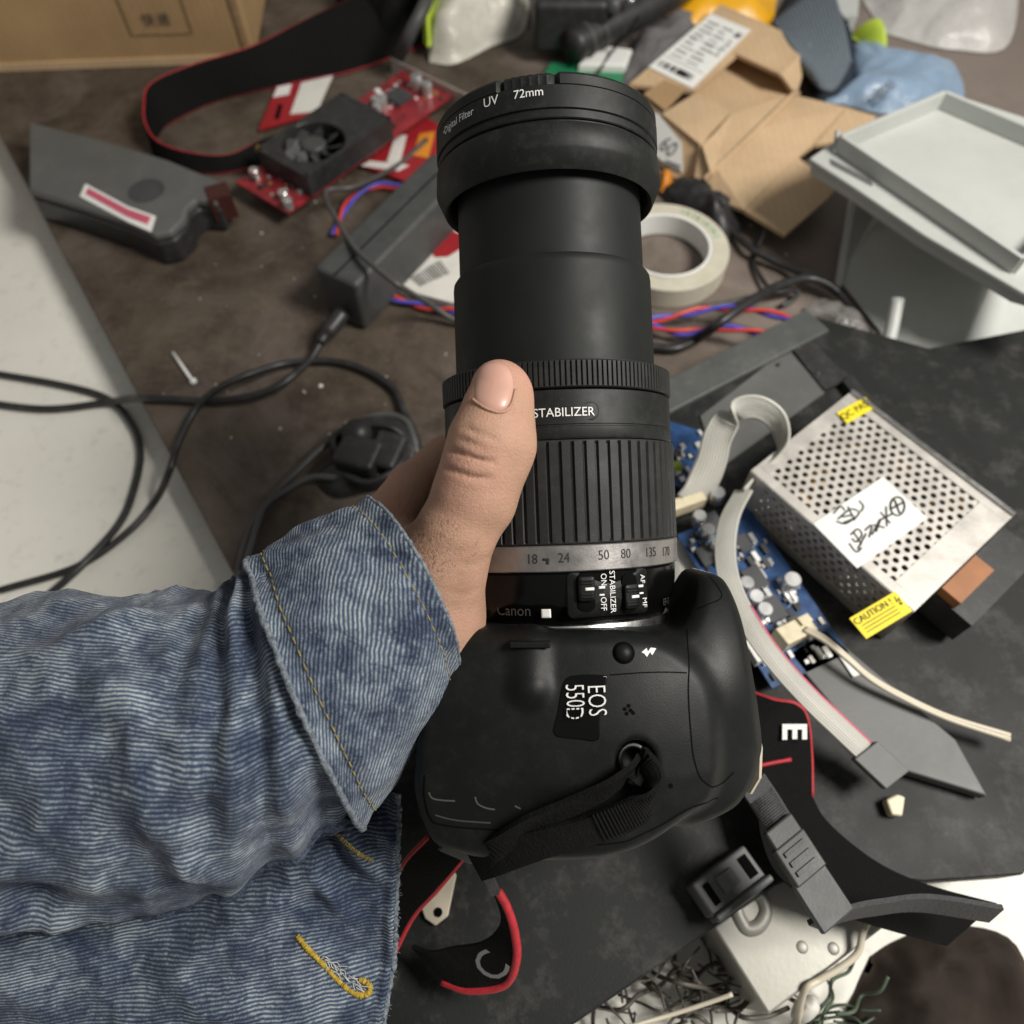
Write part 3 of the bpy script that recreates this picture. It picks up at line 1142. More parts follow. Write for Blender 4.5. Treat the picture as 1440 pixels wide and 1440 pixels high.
# flash button and sign
def body_normal(p):
    g = []
    for k in range(3):
        e = np.zeros(3)
        e[k] = 0.6
        a, b_ = p + e, p - e
        g.append(float(body_sdf(*[np.array([q]) for q in a])[0] - body_sdf(*[np.array([q]) for q in b_])[0]))
    g = np.array(g)
    return g / np.linalg.norm(g)


c = surf(877, 918)
nb = body_normal(c)
b = MB()
b.tube([KW(c + nb * q) for q in (-1.2, 0.10, 0.14, -0.6)], [0.0032, 0.0032, 0.0029, 0.0028], 32)
b.build('button_rim', M['seam'], CAMERA, body, True)
b = MB()
b.dome(KW(c - nb * 0.5), KM.to_3x3() @ Vector(nb), 0.00262, 0.0018, 28, 8)
b.build('flash_button', M['body_black'], CAMERA, body, True)
P = np.array([surf(*p)[:2] for p in [(902, 917), (909, 911), (911, 916), (915, 910.5), (922.5, 911.5), (917, 921), (914, 916.5), (909.5, 923.5), (906, 919)]])
kmesh('flash_sign', np.column_stack([P, drop(P) + 0.25]), [list(range(len(P)))[::-1]], PW, body)
for dx, dy in ((0, -6), (-6, -1), (-3, 6), (3, 1), (7, 5)):
    c = surf(884 + dx * 0.9, 998 + dy * 0.9)
    b = MB()
    b.cyl(KW(c + (0, 0, -0.3)), -FWD * 0.0005, 0.00055, 10)
    b.build('speaker_hole', M['seam'], CAMERA, body)
c = surf(943, 1105)
b = MB()
b.cyl(KW(c + (0, 0, -0.3)), -FWD * 0.0005, 0.0007, 10)
b.build('screw_hole', M['seam'], CAMERA, body)
# release button ledge
b = MB()
for y0_, y1_, w_ in ((905, 911, 26),):
    a_, c_ = surf(720, y0_), surf(770, y0_)
    m_ = (a_ + c_) / 2
    b.box(KW(m_ + (0, 0, 0.6)), RGT * 0.0058, UPV * 0.0009, -FWD * 0.0022)
o = b.build('release_ledge', M['body_black'], CAMERA, body)
bevel(o, 0.0004)
# maker's name on the front of the flash, seen at a glance from behind
fr = kp(1000, 806, 12)
V, Fc = text_verts('Canon', 7.0)
P = np.stack([fr[0] - 1.0 + V[:, 1], np.full(len(V), fr[1] + 0.9) - V[:, 1] * 0.35, fr[2] - 6 + V[:, 0]], 1)
# pull on to the nose surface
for _ in range(40):
    d = body_sdf(P[:, 0], P[:, 1], P[:, 2])
    P[:, 1] -= (d - 0.2) * 0.7
kmesh('lettering', P, Fc, PW, body)
# metal lug ring
b = MB()
cc = LUG + np.array((-0.4, 0.8, 0.6))
b.tube([KW(cc + (3.7 * math.cos(t), 4.3 * math.sin(t), 1.0 * math.cos(t))) for t in np.linspace(0, 2 * math.pi, 33)], 0.00062, 10, False)
b.build('strap_lug', M['steel'], CAMERA, body, True)
# bright tab of the far strap lug showing past the top plate
b = MB()
b.band([KW(kp(x, y, z)) for x, y, z in ((1056, 1005, 12), (1064, 1050, 10), (1063, 1090, 8), (1052, 1112, 6))], -FWD + RGT * 0.6, [0.003, 0.004, 0.0038, 0.003], 0.0012)
b.build('lug_tab', M['tag_cream'], CAMERA, body)

# ------------------------------------------------------------------ the person's hand and denim jacket
PERSON = thing('person', 'hand in a blue denim jacket sleeve gripping the camera lens, thumb up', 'person', None, matrix=KM)

TH_CH = [(kp(702, 546, 45.0), 8.1), (kp(695, 582, 47.0), 9.2), (kp(684, 620, 47.5), 10.6), (kp(675, 655, 46.5), 10.6), (kp(664, 692, 45.0), 10.9), (kp(640, 752, 42.0), 11.2), (kp(614, 802, 38.0), 13.0)]
WR = kp(576, 868, 28.0)
FA = kp(470, 985, 24.0)
FING = [
    # metacarpal head, then joints to the tip with radii
    [((-62, 30, -2), 10.6), ((-53, 45, -21), 9.9), ((-41, 57, -37), 9.4), ((-16, 63, -49), 8.6), ((7, 65, -47.5), 7.6)],
    [((-66, 12, -10), 10.8), ((-59, 25, -32), 10.2), ((-42, 36, -45), 9.6), ((-14, 42, -52), 8.8), ((10, 43, -49), 7.8)],
    [((-66, -4, -14), 10.4), ((-60, 6, -36), 9.6), ((-42, 17, -46), 9.0), ((-16, 22, -51), 8.4), ((6, 23, -49), 7.4)],
    [((-62, -18, -18), 9.6), ((-57, -8, -36), 8.4), ((-44, 1, -46), 7.8), ((-24, 6, -49), 7.2), ((-8, 8, -48), 6.6)],
]
CRE = [([(628, 632), (650, 640), (675, 648), (694, 652)], 1.25, 5.0), ([(622, 656), (645, 665), (668, 672), (690, 673)], 1.0, 4.5), ([(655, 604), (672, 612), (690, 619), (702, 620)], 0.7, 5.0),
       ([(646, 618), (664, 626), (684, 634)], 0.5, 4.0), ([(634, 645), (655, 653), (680, 657)], 0.6, 4.0), ([(640, 610), (660, 606), (676, 610)], 0.22, 4.0),
       ([(640, 790), (665, 795), (686, 786)], 0.28, 5.0), ([(630, 772), (650, 776), (668, 773)], 0.15, 4.5), ([(625, 830), (650, 838), (672, 830)], 0.22, 5.0)]


def hand_sdf(X, Y, Z):
    d = None
    for (a, ra), (b_, rb) in zip(TH_CH[:-1], TH_CH[1:]):
        q = cone_sdf(X, Y, Z, a, b_, ra, rb)
        d = q if d is None else smin(d, q, 2.0)
    # fleshy sides of the thumb end
    p = kp(717, 566, 43)
    d = smin(d, cone_sdf(X, Y, Z, p, kp(712, 628, 43), 5.2, 6.0), 8.0)
    d = smin(d, cone_sdf(X, Y, Z, kp(712, 628, 43), kp(690, 712, 42), 6.0, 5.6), 8.0)
    d = smin(d, cone_sdf(X, Y, Z, TH_CH[-1][0], WR, 13.0, 20.0), 5.0)
    d = smin(d, cone_sdf(X, Y, Z, TH_CH[-2][0], kp(598, 878, 32), 9.0, 15.0), 5.0)
    d = smin(d, cone_sdf(X, Y, Z, WR, FA, 23.0, 25.0), 6.0)
    for f in FING:
        g = None
        for (a, ra), (b_, rb) in zip(f[:-1], f[1:]):
            q = cone_sdf(X, Y, Z, a, b_, ra, rb)
            g = q if g is None else smin(g, q, 1.5)
        g = smin(g, cone_sdf(X, Y, Z, f[0][0], WR + np.array((-4, -6, -8)), f[0][1] - 0.4, 15.0), 4.0)
        d = smin(d, g, 2.6)
    # web of skin between thumb and first finger
    wb = cone_sdf(X, Y, Z, kp(612, 765, 30), (-56, 22, 4), 8.0, 8.5)
    d = smin(d, wb, 8.0)
    return d


h = 0.8
lo, hi = np.array((-100, -66, -62.0)), np.array((24, 92, 62.0))
X, Y, Z = grid(lo, hi, h)
fld = hand_sdf(X, Y, Z)
# creases of the knuckle, and the bed of the nail, cut into the surface near it
near = np.abs(fld) < 3.0
ix = np.argwhere(near & (Z > 26))
xs, ys, zs = X[tuple(ix.T)], Y[tuple(ix.T)], Z[tuple(ix.T)]
dep = np.zeros(len(ix))
for pts, amp, _ in CRE:
    P = np.array(spline([kp(x, y, 52)[:2] for x, y in pts], 6))
    dm = np.min([np.hypot(xs - p[0], ys - p[1]) for p in P], axis=0)
    i = np.argmin([np.hypot(xs - p[0], ys - p[1]) for p in P], axis=0)
    fadeend = np.sin(np.pi * (i + 1) / (len(P) + 1)) ** 0.5
    dep += amp * fadeend * 0.95 * (np.exp(-(dm / 0.62) ** 2) - 0.22 * np.exp(-((dm - 1.9) / 1.1) ** 2))
# slack skin folds over the knuckle
pk = kp(676, 640, 52)
w_ = np.exp(-(((xs - pk[0]) / 12) ** 2 + ((ys - pk[1]) / 9) ** 2))
dep += 0.05 * w_ * np.sin((ys - pk[1]) * 2.4 + 0.25 * (xs - pk[0]))
fld[tuple(ix.T)] += dep
V, Q_ = surface_nets(fld, lo, h)
del X, Y, Z, fld, near


def klink(name, V, Fc, m, parent=None, smooth=True, uv=None):
    return kmesh(name, V, Fc, m, parent, smooth, uv, root=PERSON)


hand = klink('hand', V, Q_, M['skin'])
sm = hand.modifiers.new('smooth', 'SMOOTH')
sm.factor = 0.4
sm.iterations = 2


def hand_surf(px, py):
    z = np.arange(70.0, 10.0, -0.2)
    P = np.array([kp(px, py, q) for q in z])
    d = hand_sdf(P[:, 0], P[:, 1], P[:, 2])
    if not (d < 0).any():
        i = int(np.argmin(d))
        return P[i]
    i = int(np.argmax(d < 0))
    t = d[i - 1] / (d[i - 1] - d[i])
    return P[i - 1] + (P[i] - P[i - 1]) * t


# thumbnail: a curved plate in a rim of skin
NO = [(675, 518), (685, 511), (700, 510), (713, 517), (720, 530), (721, 546), (717, 564), (710, 575), (700, 578), (686, 575), (676, 570), (669, 563), (668, 548), (670, 530)]
NO = [(c[0], c[1]) for c in spline(NO + [NO[0]], 4)][:-1]
cN = np.mean(NO, axis=0)
V, Fc = [], []
n = len(NO)
rings = [(1.06, -0.35), (1.0, 0.12), (0.93, 0.34), (0.75, 0.48), (0.5, 0.55), (0.25, 0.58), (0.03, 0.58)]
for s, lf in rings:
    for p in NO:
        q = cN + (np.array(p) - cN) * s
        c = hand_surf(*q)
        c = c + np.array((0, 0, lf))
        V.append(c)
for i in range(len(rings) - 1):
    for k in range(n):
        k2 = (k + 1) % n
        Fc.append([i * n + k, i * n + n + k, i * n + n + k2, i * n + k2])
Fc.append([(len(rings) - 1) * n + k for k in range(n)][::-1])
nail = klink('thumbnail', V, Fc, M['nail'], hand)
# cuticle: the pale fold of skin along the nail's base
b = MB()
b.tube([KW(hand_surf(x, y) + np.array((0, 0, 0.12))) for x, y in spline([(664, 561), (673, 568), (685, 575), (700, 579.5), (712, 577), (720, 567), (725, 548)], 5)], 0.00048, 8)
b.build('cuticle', M['skin'], PERSON, hand, True)


# sparse dark hairs on the back of the hand
b = MB()
for _ in range(170):
    px, py = random.gauss(600, 26), random.gauss(770, 40)
    c = hand_surf(px, py)
    an = random.gauss(1.0, 0.35)
    ln_ = random.uniform(1.2, 3.0)
    t = np.array((math.cos(an), math.sin(an), 0.0))
    b.tube([KW(c - np.array((0, 0, 0.15))), KW(c + t * ln_ * 0.5 + np.array((0, 0, 0.22))), KW(c + t * ln_ + np.array((0, 0, 0.12)))], [0.00005, 0.00004, 0.00001], 3)
b.build('hair', mat('hair', (0.05, 0.03, 0.02), 0.6, bump=0), PERSON, hand)


# ---- cloth
def vnoise2(x, y, seed=0):
    """smooth value noise"""
    xi, yi = np.floor(x).astype(int), np.floor(y).astype(int)
    fx, fy = x - xi, y - yi
    fx, fy = fx * fx * (3 - 2 * fx), fy * fy * (3 - 2 * fy)

    def hsh(a, b_):
        n_ = (a * 374761393 + b_ * 668265263 + seed * 974634777) & 0x7fffffff
        n_ = ((n_ ^ (n_ >> 13)) * 1274126177) & 0x7fffffff
        return (n_ & 0xffff) / 65535.0
    v = hsh(xi, yi) * (1 - fx) * (1 - fy) + hsh(xi + 1, yi) * fx * (1 - fy) + hsh(xi, yi + 1) * (1 - fx) * fy + hsh(xi + 1, yi + 1) * fx * fy
    return v * 2 - 1


def cloth_tube(stations, nu, nv, relief, uvscale=(1, 1)):
    """stations: (top px, bottom px, centre depth z, half depth, forward bow); returns verts, faces, uv (mm)"""
    S = np.array([[*s[0], *s[1], s[2], s[3], s[4]] for s in stations], float)
    T = np.array(spline(S, 24))
    # even spacing along the middle
    mid = (T[:, 0:2] + T[:, 2:4]) / 2
    L = np.concatenate([[0], np.cumsum(np.hypot(*np.diff(mid, axis=0).T))])
    tt = np.linspace(0, L[-1], nu)
    T = np.stack([np.interp(tt, L, T[:, k]) for k in range(T.shape[1])], 1)
    V = np.zeros((nu, nv, 3))
    UV = np.zeros((nu, nv, 2))
    ln = 0.0
    for i in range(nu):
        top, bot, zc, hd, bow = T[i, 0:2], T[i, 2:4], T[i, 4], T[i, 5], T[i, 6]
        a, b_ = kp(top[0], top[1], zc), kp(bot[0], bot[1], zc)
        c = (a + b_) / 2
        hv = (a - b_) / 2
        j, k = min(i + 1, nu - 1), max(i - 1, 0)
        m1 = (T[j, 0:2] + T[j, 2:4]) / 2
        m0 = (T[k, 0:2] + T[k, 2:4]) / 2
        ax = kp(m1[0], m1[1], T[j, 4]) - kp(m0[0], m0[1], T[k, 4])
        ds = np.linalg.norm(ax) / (j - k)
        ax /= np.linalg.norm(ax) + 1e-9
        ln += ds if i else 0
        ph = np.linspace(0, 2 * np.pi, nv)
        # 0 = top contour, pi/2 = towards the viewer
        cx, sx = np.cos(ph), np.sin(ph)
        cx = np.sign(cx) * np.abs(cx) ** 0.92
        P = c + hv * cx[:, None] + np.array((0, 0, 1)) * (hd * sx)[:, None] + ax * (bow * np.clip(sx, -0.3, 1) )[:, None]
        nr = hv[None] / np.linalg.norm(hv) * cx[:, None] + np.array((0, 0, 1)) * sx[:, None]
        nr /= np.linalg.norm(nr, axis=1)[:, None] + 1e-9
        circ = (np.linalg.norm(hv) + hd) / 2
        rl = relief(ln, ph, ph * circ, i / (nu - 1))
        V[i] = P + nr * rl[:, None]
        UV[i, :, 0] = ln
        UV[i, :, 1] = ph * circ
    Fc = []
    for i in range(nu - 1):
        for k in range(nv - 1):
            Fc.append([i * nv + k, i * nv + k + 1, (i + 1) * nv + k + 1, (i + 1) * nv + k])
    return V.reshape(-1, 3), Fc, UV.reshape(-1, 2) * np.array(uvscale), (nu, nv)


SL = [((-330, 880), (-330, 1330), 10, 44, 0), ((-120, 862), (-120, 1310), 12, 44, 2), ((60, 846), (60, 1290), 16, 44, 4), ((180, 840), (180, 1264), 20, 43, 5), ((255, 830), (265, 1248), 22, 42, 6), ((312, 828), (345, 1224), 24, 41, 8), ((340, 826), (415, 1188), 26, 40, 10), ((372, 800), (480, 1146), 27, 37, 11), ((420, 775), (540, 1085), 27, 31, 11)]


def fold(s, q, s0, q0, ang, ls, lw, amp):
    """one wrinkle: ridge of half-length ls and half-width lw turned by ang (mm)"""
    c, n_ = math.cos(ang), math.sin(ang)
    a = (s - s0) * c + (q - q0) * n_
    b_ = -(s - s0) * n_ + (q - q0) * c
    return amp * np.exp(-(a / ls) ** 2) * (np.exp(-(b_ / lw) ** 2) - 0.45 * np.exp(-((b_ - 2 * lw) / (1.4 * lw)) ** 2))


def sleeve_relief(ln, ph, q, t):
    r = 1.6 * vnoise2(q / 16 + 3, np.full_like(q, ln / 26), 3) + 0.8 * vnoise2(q / 7, np.full_like(q, ln / 11), 5)
    # gathers squeezed up against the cuff
    g = np.exp(-((ln - 176) / 17) ** 2)
    r += g * 2.1 * np.sin(ln * 0.50 + 0.07 * q + 1.3 * vnoise2(q / 20, np.full_like(q, 0.5), 8))
    r += np.exp(-((ln - 172) / 24) ** 2) * 1.2 * vnoise2(q / 9, np.full_like(q, ln / 6), 9)
    # long sags along the forearm
    r += fold(ln, q, 120, 92, 0.25, 38, 6, 3.6) + fold(ln, q, 104, 70, -0.35, 30, 5, 2.8) + fold(ln, q, 138, 48, 0.5, 22, 5, 2.2)
    r += fold(ln, q, 150, 74, 1.2, 24, 5, 2.6) + fold(ln, q, 88, 105, 0.15, 42, 5, 3.0) + fold(ln, q, 60, 60, -0.2, 34, 7, 3.0)
    r += fold(ln, q, 160, 96, 1.0, 18, 4, 2.4) + fold(ln, q, 128, 28, -0.5, 20, 4, 2.0) + fold(ln, q, 112, 112, 0.1, 30, 4, 2.4)
    r = r + 0.9 * (1 - 2 * np.abs(vnoise2(q / 24 + ln / 60, np.full_like(q, ln / 19), 41))) * 2.3 + 0.9 * (1 - 2 * np.abs(vnoise2(q / 11 - ln / 40, np.full_like(q, ln / 14), 43)))
    return r


V, Fc, UV, _ = cloth_tube(SL, 230, 150, sleeve_relief)
sleeve = klink('sleeve', V, Fc, M['denim_sleeve'], None, True, UV)

GS = V.reshape(230, 150, 3)
for kk, r0, i0, i1, nm in ((66, 1.5, 60, 214, 'seam_ridge'), (70, 1.0, 60, 210, 'seam_ridge')):
    b = MB()
    b.tube([KW(GS[i, kk] + rng.normal(0, 0.06, 3)) for i in range(i0, i1)], [r0 * random.uniform(0.85, 1.15) / 1000 for _ in range(i0, i1)], 8)
    b.build(nm, M['denim_seam'], PERSON, sleeve, True)

CU = [((356, 792), (508, 1152), 26, 41, 11), ((374, 778), (528, 1134), 26, 41, 11), ((405, 760), (560, 1090), 27, 39, 12), ((440, 743), (592, 1036), 28, 36, 12.5), ((476, 727), (620, 990), 29, 33, 13), ((506, 712), (638, 952), 30, 30, 13.5)]


def cuff_relief(ln, ph, q, t):
    r = 0.9 * vnoise2(q / 13 + 9, np.full_like(q, ln / 12), 21) + 0.35 * vnoise2(q / 5, np.full_like(q, ln / 5), 22)
    r += fold(ln, q, 8, 22, 0.3, 13, 4, 2.4) + fold(ln, q, 20, 12, 0.1, 16, 4, 1.6)
    r += 1.15 * math.exp(-((t - 0.02) / 0.045) ** 2) - 0.55 * np.exp(-((t - 0.115) / 0.03) ** 2)     # turned seam
    r += 0.65 * math.exp(-((t - 0.985) / 0.03) ** 2) - 0.5 * math.exp(-((t - 0.90) / 0.03) ** 2)   # edge welt
    return r


V, Fc, UV, (nu, nv) = cloth_tube(CU, 90, 160, cuff_relief)
G = V.reshape(nu, nv, 3)
# turn the edge in so the cloth has thickness
cen = G[-1].mean(0)
lip1 = G[-1] + (cen - G[-1]) * 0.028 + np.array((0.5, 0.5, 0))
lip2 = G[-2] + (cen - G[-2]) * 0.085
lip3 = G[-30] + (G[-30].mean(0) - G[-30]) * 0.08
s1 = G[0] + (G[0].mean(0) - G[0]) * 0.06
V2 = np.concatenate([V, lip1, lip2, lip3])
n0 = nu * nv
for a, b_ in ((nu - 1, nu), (nu, nu + 1), (nu + 1, nu + 2)):
    for k in range(nv - 1):
        Fc.append([a * nv + k, a * nv + k + 1, b_ * nv + k + 1, b_ * nv + k])
ln_end = UV[-1, 0]
UV2 = np.concatenate([UV, UV[-nv:] + (1.2, 0), UV[-nv:] + (3, 0), UV[-nv:] + (15, 0)])
cuff = klink('cuff', V2, Fc, M['denim_cuff'], None, True, UV2)


# frayed pale piping on the seam and the edge, and the stitch lines
def row_curve(G, row, lift, k0=0, k1=None):
    P = G[row]
    cen = P.mean(0)
    Nn = P - cen
    Nn /= np.linalg.norm(Nn, axis=1)[:, None]
    return (P + Nn * lift)[k0:k1]


def piping(name, G, row, r, lift, mat_, parent, k0=2, k1=100):
    P = row_curve(G, row, lift, k0, k1)
    b = MB()
    rr = [r * (0.75 + 0.45 * random.random()) / 1000 for _ in P]
    b.tube([KW(p + rng.normal(0, 0.10, 3)) for p in P], rr, 7)
    return b.build(name, mat_, PERSON, parent, True)


piping('frayed_edge', G, 0, 0.95, 0.15, M['denim_edge'], cuff)
piping('frayed_edge', G, nu - 1, 0.62, -0.15, M['denim_edge'], cuff)


def stitches(name, G, row, parent, m, k0=3, k1=92, lenmm=2.3, gap=1.0, r=0.20, lift=0.12):
    P = row_curve(G, row, lift, k0, k1)
    L = np.concatenate([[0], np.cumsum(np.linalg.norm(np.diff(P, axis=0), axis=1))])
    b = MB()
    s = 0.0
    while s + lenmm < L[-1]:
        tt = np.linspace(s, s + lenmm, 5)
        Q = np.stack([np.interp(tt, L, P[:, k]) for k in range(3)], 1)
        jit = rng.normal(0, 0.08, 3)
        b.tube([KW(q + jit) for q in Q], [0.4 * r / 1000, r / 1000, r / 1000, r / 1000, 0.4 * r / 1000], 6)
        s += lenmm + gap * random.uniform(0.6, 1.6)
    return b.build(name, m, PERSON, parent, True)


stitches('stitching', G, int(nu * 0.14), cuff, M['thread'])
stitches('stitching', G, int(nu * 0.885), cuff, M['thread'])

# ---- the jacket front hanging below the arm
JR = [((556, 1120), 20), ((558, 1180), 21), ((556, 1240), 23), ((553, 1300), 25), ((552, 1340), 26), ((546, 1390), 27), ((538, 1440), 27), ((528, 1520), 27), ((515, 1620), 27)]
JR = np.array(spline([(p[0], p[1], z) for p, z in JR], 12))
nr_, nc_ = 150, 170
V = np.zeros((nr_, nc_, 3))
UV = np.zeros((nr_, nc_, 2))
for i in range(nr_):
    e = JR[int(i / (nr_ - 1) * (len(JR) - 1))]
    e = [np.interp(i / (nr_ - 1), np.linspace(0, 1, len(JR)), JR[:, k]) for k in range(3)]
    for k in range(nc_):
        t = k / (nc_ - 1)
        px = e[0] + (-420 - e[0]) * t
        V[i, k] = kp(px, e[1] + 30 * t, e[2] - 14 * t)
        UV[i, k] = (V[i, k, 0], V[i, k, 1])
xx, yy = V[..., 0], V[..., 1]
ex = xx - xx[:, :1]                          # mm from the free edge
j0 = kp(556, 1200, 34)
rl = 1.5 * vnoise2(xx / 22, yy / 17, 31) + 0.7 * vnoise2(xx / 9, yy / 7, 32)
rl += 7.0 * vnoise2(xx / 46 + 0.3, yy / 38 + 0.4, 35) + 1.6 * (1 - 2 * np.abs(vnoise2(xx / 26 + yy / 40, yy / 18, 37)))
for px, py, ang, ls, lw, amp in ((470, 1215, -0.62, 16, 3.2, 2.6), (495, 1245, -0.75, 14, 2.6, 2.2), (430, 1265, -1.05, 16, 3.5, 2.6), (455, 1290, -0.9, 14, 3, 1.8), (380, 1300, 0.75, 22, 5, 3.0), (300, 1330, 0.6, 26, 6, 3.4), (330, 1400, 0.5, 22, 5, 2.0), (240, 1400, 0.7, 24, 6, 2.4), (510, 1195, -0.5, 14, 3, 2.0)):
    c = kp(px, py, 34)
    rl += fold(xx, yy, c[0], c[1], ang, ls, lw, amp)
rl += 1.3 * np.exp(-((ex + 1.2) / 1.3) ** 2) - 0.5 * np.exp(-((ex + 4.2) / 1.2) ** 2)
# sinks away under the arm
top = kp(400, 1190, 34)[1]
rl -= 24 * np.clip((yy - (top - 16)) / 30, 0, 1) ** 1.5 * np.clip(-ex / 20, 0, 1)
V[..., 2] += rl
Fr = V.reshape(-1, 3)
Fc = []
for i in range(nr_ - 1):
    for k in range(nc_ - 1):
        Fc.append([i * nc_ + k, i * nc_ + k + 1, (i + 1) * nc_ + k + 1, (i + 1) * nc_ + k][::-1])
# back layer gives the cloth its thickness
Bk = Fr + np.array((0.0, 0, -1.6))
n0 = nr_ * nc_
Fb = [[n0 + q for q in f[::-1]] for f in Fc]
rim = []
for i in range(nr_ - 1):
    rim.append([i * nc_, (i + 1) * nc_, n0 + (i + 1) * nc_, n0 + i * nc_][::-1])
front = klink('jacket_front', np.concatenate([Fr, Bk]), Fc + Fb + rim, M['denim_front'], None, True, np.concatenate([UV.reshape(-1, 2)] * 2))
GF = V
b = MB()
b.tube([KW(p + rng.normal(0, 0.14, 3) + np.array((0.2, 0, -0.6))) for p in GF[:, 0][::1]], [random.uniform(0.5, 1.25) / 1000 for _ in range(nr_)], 7)
b.build('frayed_edge', M['denim_edge'], PERSON, front, True)
# loose threads at the frayed edge
b = MB()
for _ in range(70):
    i = random.randrange(20, nr_ - 1)
    p = GF[i, 0]
    q = p + np.array((random.uniform(0.6, 2.2), random.uniform(-1.2, 1.2), random.uniform(-1, 1)))
    m_ = (p + q) / 2 + rng.normal(0, 0.3, 3)
    b.tube([KW(x) for x in (p, m_, q)], 0.00009, 4)
b.build('loose_threads', M['denim_edge'], PERSON, front)


def on_front(px, py, lift=0.0):
    """place on the jacket front seen at a photo pixel"""
    z = 24.0
    for _ in range(6):
        p = kp(px, py, z)
        i = np.argmin((GF[..., 0] - p[0]) ** 2 + (GF[..., 1] - p[1]) ** 2)
        z = GF.reshape(-1, 3)[i, 2]
    p = kp(px, py, z)
    p[2] += lift
    return p


# worked buttonhole: a ring of thread turns round a slit, pale threads in the slit
loop = spline([(418, 1316), (432, 1334), (452, 1354), (474, 1378), (496, 1396), (512, 1400), (520, 1394), (518, 1384), (506, 1378)], 22)
b = MB()
prev = None
for i, p in enumerate(loop):
    c = on_front(p[0], p[1], 0.35)
    t = np.array(loop[min(i + 1, len(loop) - 1)]) - np.array(loop[max(i - 1, 0)])
    t = t / (np.linalg.norm(t) + 1e-9)
    nx = np.array((t[1], t[0], 0)) if False else np.array((-t[1] * 1.0, -t[0] * 1.0, 0))
    wd = random.uniform(0.55, 1.15)
    a = c - nx * wd + np.array((0, 0, -0.3))
    e = c + nx * wd * random.uniform(0.6, 1.2) + np.array((0, 0, -0.3)) + rng.normal(0, 0.15, 3)
    b.tube([KW(x) for x in (a, c + np.array((0, 0, random.uniform(0.1, 0.4))), e)], 0.00024, 5)
bh = b.build('buttonhole', M['thread_bright'], PERSON, front, True)
b = MB()
b.tube([KW(on_front(p[0], p[1], 0.2)) for p in loop], 0.00042, 6)
b.build('buttonhole_cord', M['thread_bright'], PERSON, bh, True)
b = MB()
for k in range(26):
    t = random.random()
    x0, y0 = 450 + 62 * t, 1344 + 46 * t
    p = on_front(x0 + random.uniform(-5, 5), y0 + random.uniform(-5, 5), 0.5)
    an = random.gauss(-0.75, 0.45)
    q = p + np.array((math.cos(an), math.sin(an), 0)) * random.uniform(2, 6) + np.array((0, 0, random.uniform(0, 0.8)))
    m_ = (p + q) / 2 + rng.normal(0, 0.5, 3)
    b.tube([KW(x) for x in (p, m_, q)], 0.00013, 4)
b.build('slit_threads', M['thread_white'], PERSON, bh)
b = MB()
for i, p in enumerate(spline([(474, 1172), (492, 1190), (508, 1202), (524, 1210)], 16)):
    c = on_front(p[0], p[1], 0.3)
    nx = np.array((0.7, 0.7, 0))
    b.tube([KW(x + rng.normal(0, 0.12, 3)) for x in (c - nx * 0.7, c + np.array((0, 0, 0.2)), c + nx * 0.7)], 0.00020, 5)
b.build('buttonhole', M['thread'], PERSON, front, True)

# ------------------------------------------------------------------ helpers for the things on the desk
def strip2(pairs, th, n=8):
    """strip between a lower and an upper edge given as (x, y, z) world pairs"""
    A = [Vector(p) for p in spline([p[0] for p in pairs], n)]
    B_ = [Vector(p) for p in spline([p[1] for p in pairs], n)]
    V, Fc = [], []
    m = len(A)
    for i in range(m):
        t = A[min(i + 1, m - 1)] + B_[min(i + 1, m - 1)] - A[max(i - 1, 0)] - B_[max(i - 1, 0)]
        nn = t.cross(B_[i] - A[i])
        nn.normalize()
        nn = nn * (th / 2)
        V += [A[i] - nn, B_[i] - nn, B_[i] + nn, A[i] + nn]
    for i in range(m - 1):
        for k in range(4):
            k2 = (k + 1) % 4
            Fc.append([i * 4 + k, i * 4 + k2, i * 4 + 4 + k2, i * 4 + 4 + k])
    Fc += [[3, 2, 1, 0], [4 * m - 4, 4 * m - 3, 4 * m - 2, 4 * m - 1]]
    return V, Fc, A, B_


def panel(name, pts, th, m, root=None, parent=None, world=False):
    """sheet of thickness th under four or more corners (px, py, z)"""
    P = [Vector(p) for p in pts] if world else [D(*p) for p in pts]
    nn = Vector((0, 0, 0))
    for i in range(len(P)):
        nn += (P[i] - P[0]).cross(P[(i + 1) % len(P)] - P[0])
    nn.normalize()
    if nn.z < 0:
        nn = -nn
    b = MB()
    b.prism(P, nn * -th)
    return b.build(name, m, root, parent)


def cable(name, pts, r, m, label=None, cat='cable', root=None, parent=None, n=8, seg=8, group=None):
    b = MB()
    b.tube(pxpath(pts, n), r, seg)
    o = b.build(name, m, root, parent, True)
    if label:
        tag(o, label, cat, group)
    return o


